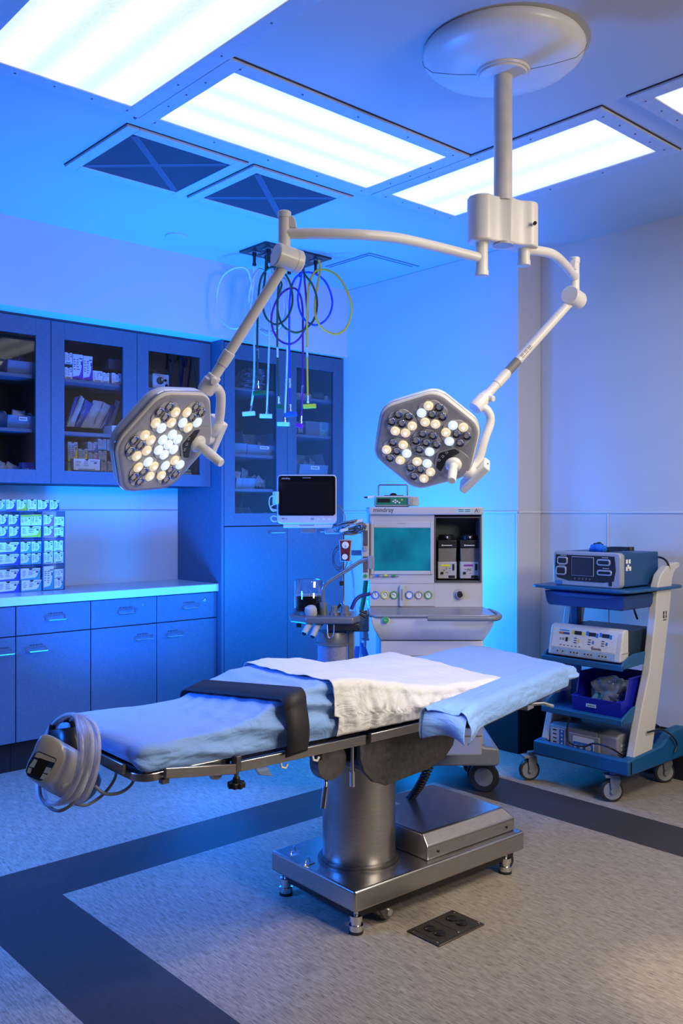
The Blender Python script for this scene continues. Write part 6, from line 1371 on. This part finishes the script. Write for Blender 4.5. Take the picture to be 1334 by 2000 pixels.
# ---- third cabinet
def c6(x, y): return 270+x*.105, 660+y*.105
y_ = YU+.06; a, c = at(*c6(270, 875), y=y_), at(*c6(572, 640), y=y_)
t = empty('regulator_box', ((a.x+c.x)/2, y_, zsh[0]+.0005), 'small white device with black round knobs on the upper shelf of the right glass cabinet', 'device'); hw = (c.x-a.x)/2; hh = c.z-a.z
b = new(); prism(b, rrect(-hw, hw, 0, hh, .006, 3), 'y', 0, .08); o1 = obj('casing', b, mat('device_white', (.50, .53, .58), .4), t, bevel=.002)
for u, v, r_ in ((-.15*hw, hh*.52, .022), (.50*hw, hh*.58, .008), (.68*hw, hh*.22, .010), (.10*hw, hh*.62, .010)):
    b = new(); lathe(b, [(r_, 0), (r_, -.012), (r_*.8, -.015)], (u, 0, v), (0, 1, 0), 24); kb = obj('knob', b, M_BPLAS(), o1)
    b = new(); lathe(b, [(r_*.35, -.014), (r_*.35, -.018)], (u+r_*.3, 0, v+r_*.3), (0, 1, 0), 12); obj('knob_stud', b, M_CHROME(), kb)
b = new(); box(b, -hw*.8, -hw*.1, -.001, 0, hh*.9, hh*.92); obj('printed_label', b, IK, o1)
t = empty('corrugated_hose', (a.x+.06, YU+.20, zsh[0]+.002), 'dark corrugated breathing hose coiled behind the small white device', 'hose')
for k in range(4):
    b = new(); tube(b, [(.0+.012*k+.055*math.cos(q), 0+.008*k, .075+.06*math.sin(q)) for q in [2*PI*i/10 for i in range(10)]], .010, 8, closed=True, smooth=3); obj('hose_turn', b, mat('hose_dark', (.05, .06, .08), .3), t, angle=80)
for k in range(5):
    b = new(); a = at(348, 925-8*k, y=YU+.07); box(b, 0, .095, 0, .14, 0, .016); o = obj('folded_pack', b, mat('beige_pack', (.38, .34, .29), .6), bevel=.005, seg=3); o.location = (a.x+.004*(k % 2), a.y, zub+.019+.019*k)
    prop(o, 'beige folded pack, %s in the pile low in the right glass cabinet' % ['lowest', 'second from the bottom', 'middle one', 'second from the top', 'topmost'][k], 'pack', 'beige packs at the bottom of the right glass cabinet')
# ---- clear bins
BIN = mat('frosted_bin', (.22, .36, .52), .2, alpha=.55, scale=20, coat=.4)
def clear_bin(label, x0, x1, y, z, h_, depth=.22, tag=True, fill=3, seed=0, mcol=BIN, side_open=.55):
    t = empty('clear_bin', ((x0+x1)/2, y, z), label, 'bin', group='clear storage bins in the cupboards'); hw = (x1-x0)/2; th = .0035
    b = new(); box(b, -hw, hw, 0, depth, 0, th)
    for s_ in (-1, 1): prism(b, [(0, 0), (-.015, h_*side_open), (.02, h_*side_open+.004), (.055, h_), (depth, h_), (depth, 0)], 'y', 0, .001) if False else prism(b, [(0, 0), (-.015, h_*side_open), (.02, h_*side_open+.004), (.055, h_), (depth, h_), (depth, 0)], 'x', s_*hw-th/2, s_*hw+th/2)
    box(b, -hw, hw, depth-th, depth, 0, h_); prism(b, [(0, 0), (-.015, h_*side_open), (-.015+th, h_*side_open), (th, 0)], 'x', -hw, hw)
    for k in (-.33, .33): prism(b, [(-.001, 0), (-.017, h_*side_open), (-.015, h_*side_open), (.001, 0)], 'x', k*hw-.002, k*hw+.002)
    obj('tub', b, mcol, t)
    if tag:
        b = new(); box(b, -hw*.25, hw*.35, -.0175, -.016, h_*side_open*.6, h_*side_open*.9); lt = obj('label_tag', b, CARD, t)
        b = new(); [box(b, -hw*.18+i*hw*.09, -hw*.12+i*hw*.09, -.0182, -.0175, h_*side_open*.7, h_*side_open*.8) for i in range(5)]; obj('printed_text', b, IK, lt)
    return t
def pkts(n, x0, x1, y, z, hmin, hmax, seed, where, m=None, lean=.5):
    r = random.Random(seed)
    for i in range(n):
        w_ = r.uniform(.04, .07); h_ = r.uniform(hmin, hmax); cx = x0+(x1-x0)*(i+.5)/n; b = new(); sd = seed+i*3.1
        V = grid(b, 6, 6, lambda u, v: ((u-.5)*w_+.004*fbm(v*3, u*2, sd), .006*fbm(u*3, v*3, sd)+.004*math.sin(3*u), v*h_))
        o = obj('plastic_packet', b, m or mat('packet_film', (.25, .36, .50), .2, alpha=.75, scale=60, var=.5), solid=.005, angle=40); a_ = r.uniform(-lean, lean)
        o.location = (cx, y+r.uniform(-.03, .03)+.01*i, z+.012+abs(math.sin(a_))*w_*.5); o.rotation_euler = (r.uniform(-.4, .1), a_, r.uniform(-.3, .3))
        prop(o, 'clear packet, %s %s' % (ORD[i], where), 'packet', 'clear packets in the cupboards')
def c4(x, y): return x*.16, 640+y*.16
def xz(conv, x, y, yy): p = at(*conv(x, y), y=yy); return p
yb = YU+.075
for (xa_, xb_, zt1, zf, lb_, nf, sd) in ((90, 432, 300, zsh[0], 'clear bin with purple capped items on the top shelf of the leftmost cabinet', 4, 1), (88, 425, 930, zsh[1], 'clear bin full of packets on the middle shelf of the leftmost cabinet', 4, 2), (-60, 262, 1560, zub+.018, 'shallow clear bin at the bottom of the leftmost cabinet', 3, 3)):
    A = xz(c4, xa_, 1000, yb).x; B = xz(c4, xb_, 1000, yb).x; hgt = .085 if sd < 3 else .07
    clear_bin(lb_, A, B, yb, zf+.0005, hgt*1.15, .2, tag=(sd == 2), side_open=.72)
    pkts(nf, A+.02, B-.02, yb+.08, zf, .07, .10, sd*11, ['', 'in the top bin of the leftmost cabinet', 'in the middle bin of the leftmost cabinet', 'in the lowest bin of the leftmost cabinet'][sd], m=(mat('violet_packet', (.12, .07, .30), .25, alpha=.85, var=.5, scale=60) if sd == 1 else mat('white_packet', (.48, .55, .62), .35, scale=60, var=.2)))
b = new(); A = at(*c4(215, 1700), y=yb+.03); box(b, 0, .09, 0, .05, 0, .10); o = obj('blue_box', b, mat('blue_box2', (.02, .09, .40), .4), bevel=.002); o.location = (A.x+.03, yb+.04, zub+.019); prop(o, 'plain blue box standing at the bottom right of the leftmost cabinet', 'box')
for i in range(3):
    b = new(); box(b, 0, .010, 0, .08, 0, .065); o = obj('pale_packet', b, mat('packet_pale_cyan', (.25, .55, .70), .4), bevel=.002); A = at(*c4(345+32*i, 1730), y=yb); o.location = (A.x, yb-.01, zub+.019); o.rotation_euler = (0, -.12*(i == 0), .2)
    prop(o, 'thin pale cyan packet, %s of three at the bottom of the leftmost cabinet' % ['leftmost', 'middle', 'rightmost'][i], 'packet', 'thin pale packets standing on edge')
# tall cupboard
def c7(x, y): return 400+x*.24, 640+y*.24
yt = YT+.08
def tb_bin(xa_, xb_, zf, hgt, lb_, **k):
    A = at(*c7(xa_, 1000), y=yt).x; B = at(*c7(xb_, 1000), y=yt).x; return clear_bin(lb_, max(A, tx0+.022), B, yt, zf+.0005, hgt, .24, **k), A, B
b0_ = at(*c7(250, 460), y=yt)
for i in range(4):
    o = crumple('plastic_bag', .20-.02*i, .038, .16, mat('clear_bag_pile', (.14, .20, .28), .15, alpha=.7, var=.6, scale=40, coat=.5), 20+i); o.location = (b0_.x+.125+.012*i, yt+.05, tsh[0]+.001+.034*i); prop(o, 'crumpled clear bag, %s in the pile on the top shelf of the tall cupboard' % ['lowest', 'second', 'third', 'topmost'][i], 'bag', 'clear bags piled in the tall cupboard')
tb_bin(215, 333, tsh[1], .125, 'narrow clear bin on the second shelf of the tall cupboard', tag=False)
_, A, B = tb_bin(342, 588, tsh[1], .155, 'larger clear bin with a paper tag on the second shelf of the tall cupboard', side_open=.42)
pkts(3, A+.08, B-.03, yt+.1, tsh[1], .06, .09, 71, 'in the larger bin of the tall cupboard')
_, A, B = tb_bin(250, 400, tsh[2], .085, 'clear bin on the third shelf of the tall cupboard, packets sticking up', tag=False, side_open=.8)
pkts(4, A+.02, B-.01, yt+.05, tsh[2], .08, .12, 81, 'in the bin on the third shelf of the tall cupboard')
pkts(4, B+.02, B+.13, yt+.05, tsh[2], .04, .07, 91, 'lying right of the third shelf bin', lean=1.1)
_, A, B = tb_bin(235, 400, zsp+.001, .12, 'clear bin at the bottom behind the glass of the tall cupboard', tag=False)
pkts(4, A+.05, B+.16, yt+.02, zsp, .05, .08, 101, 'at the bottom behind the left glass door', lean=1.0)
# right half
def item(name, xa_, xb_, zt1, zbm, zf, m, lb_, cat, dep=.10, bev=.004, yy=None, grp=None):
    yy = yy or yt; A = at(*c7(xa_, 1000), y=yy).x; B = at(*c7(xb_, 1000), y=yy).x; h_ = (zbm-zt1)*.24*5.5/FPX
    b = new(); box(b, 0, B-A, 0, dep, 0, h_); o = obj(name, b, m, None, bevel=bev, seg=3); o.location = (A, yy, zf+.0006); return prop(o, lb_, cat, grp)
item('cream_pouch', 752, 875, 472, 518, TSR[0], mat('cream_pouch', (.33, .33, .34), .5), 'flat cream pouch on the top right shelf of the tall cupboard', 'pouch', bev=.012)
item('green_bundle', 880, 978, 455, 525, TSR[0], mat('dull_green', (.03, .06, .05), .6, var=.4), 'dark green bundle on the top right shelf of the tall cupboard', 'bundle', bev=.015)
item('label_box', 982, 1040, 490, 535, TSR[0], mat('pale_box', (.30, .40, .52), .5), 'small pale labelled box at the right end of the top right shelf', 'box')
item('grey_carton', 822, 934, 705, 835, TSR[1], mat('grey_carton', (.15, .17, .22), .6), 'dull grey carton on the second right shelf of the tall cupboard', 'box')
o = item('labelled_carton', 936, 1044, 712, 842, TSR[1], mat('cyan_carton', (.14, .38, .52), .5), 'carton with a cyan printed face on the second right shelf', 'box')
b = new(); [box(b, .02, .02+random.uniform(.02, .06), -.001, 0, .05+.012*i, .053+.012*i) for i in range(5)]; obj('printed_text', b, IK, o)
pkts(2, at(*c7(752, 0), y=yt).x, at(*c7(815, 0), y=yt).x, yt+.03, TSR[1], .07, .10, 111, 'left of the grey carton in the tall cupboard')
_, A, B = tb_bin(765, 992, TSR[2], .165, 'clear tilted bin with two tags above the patient monitor', side_open=.5)
pkts(3, A+.04, B-.05, yt+.08, TSR[2], .08, .14, 121, 'in the bin above the patient monitor')
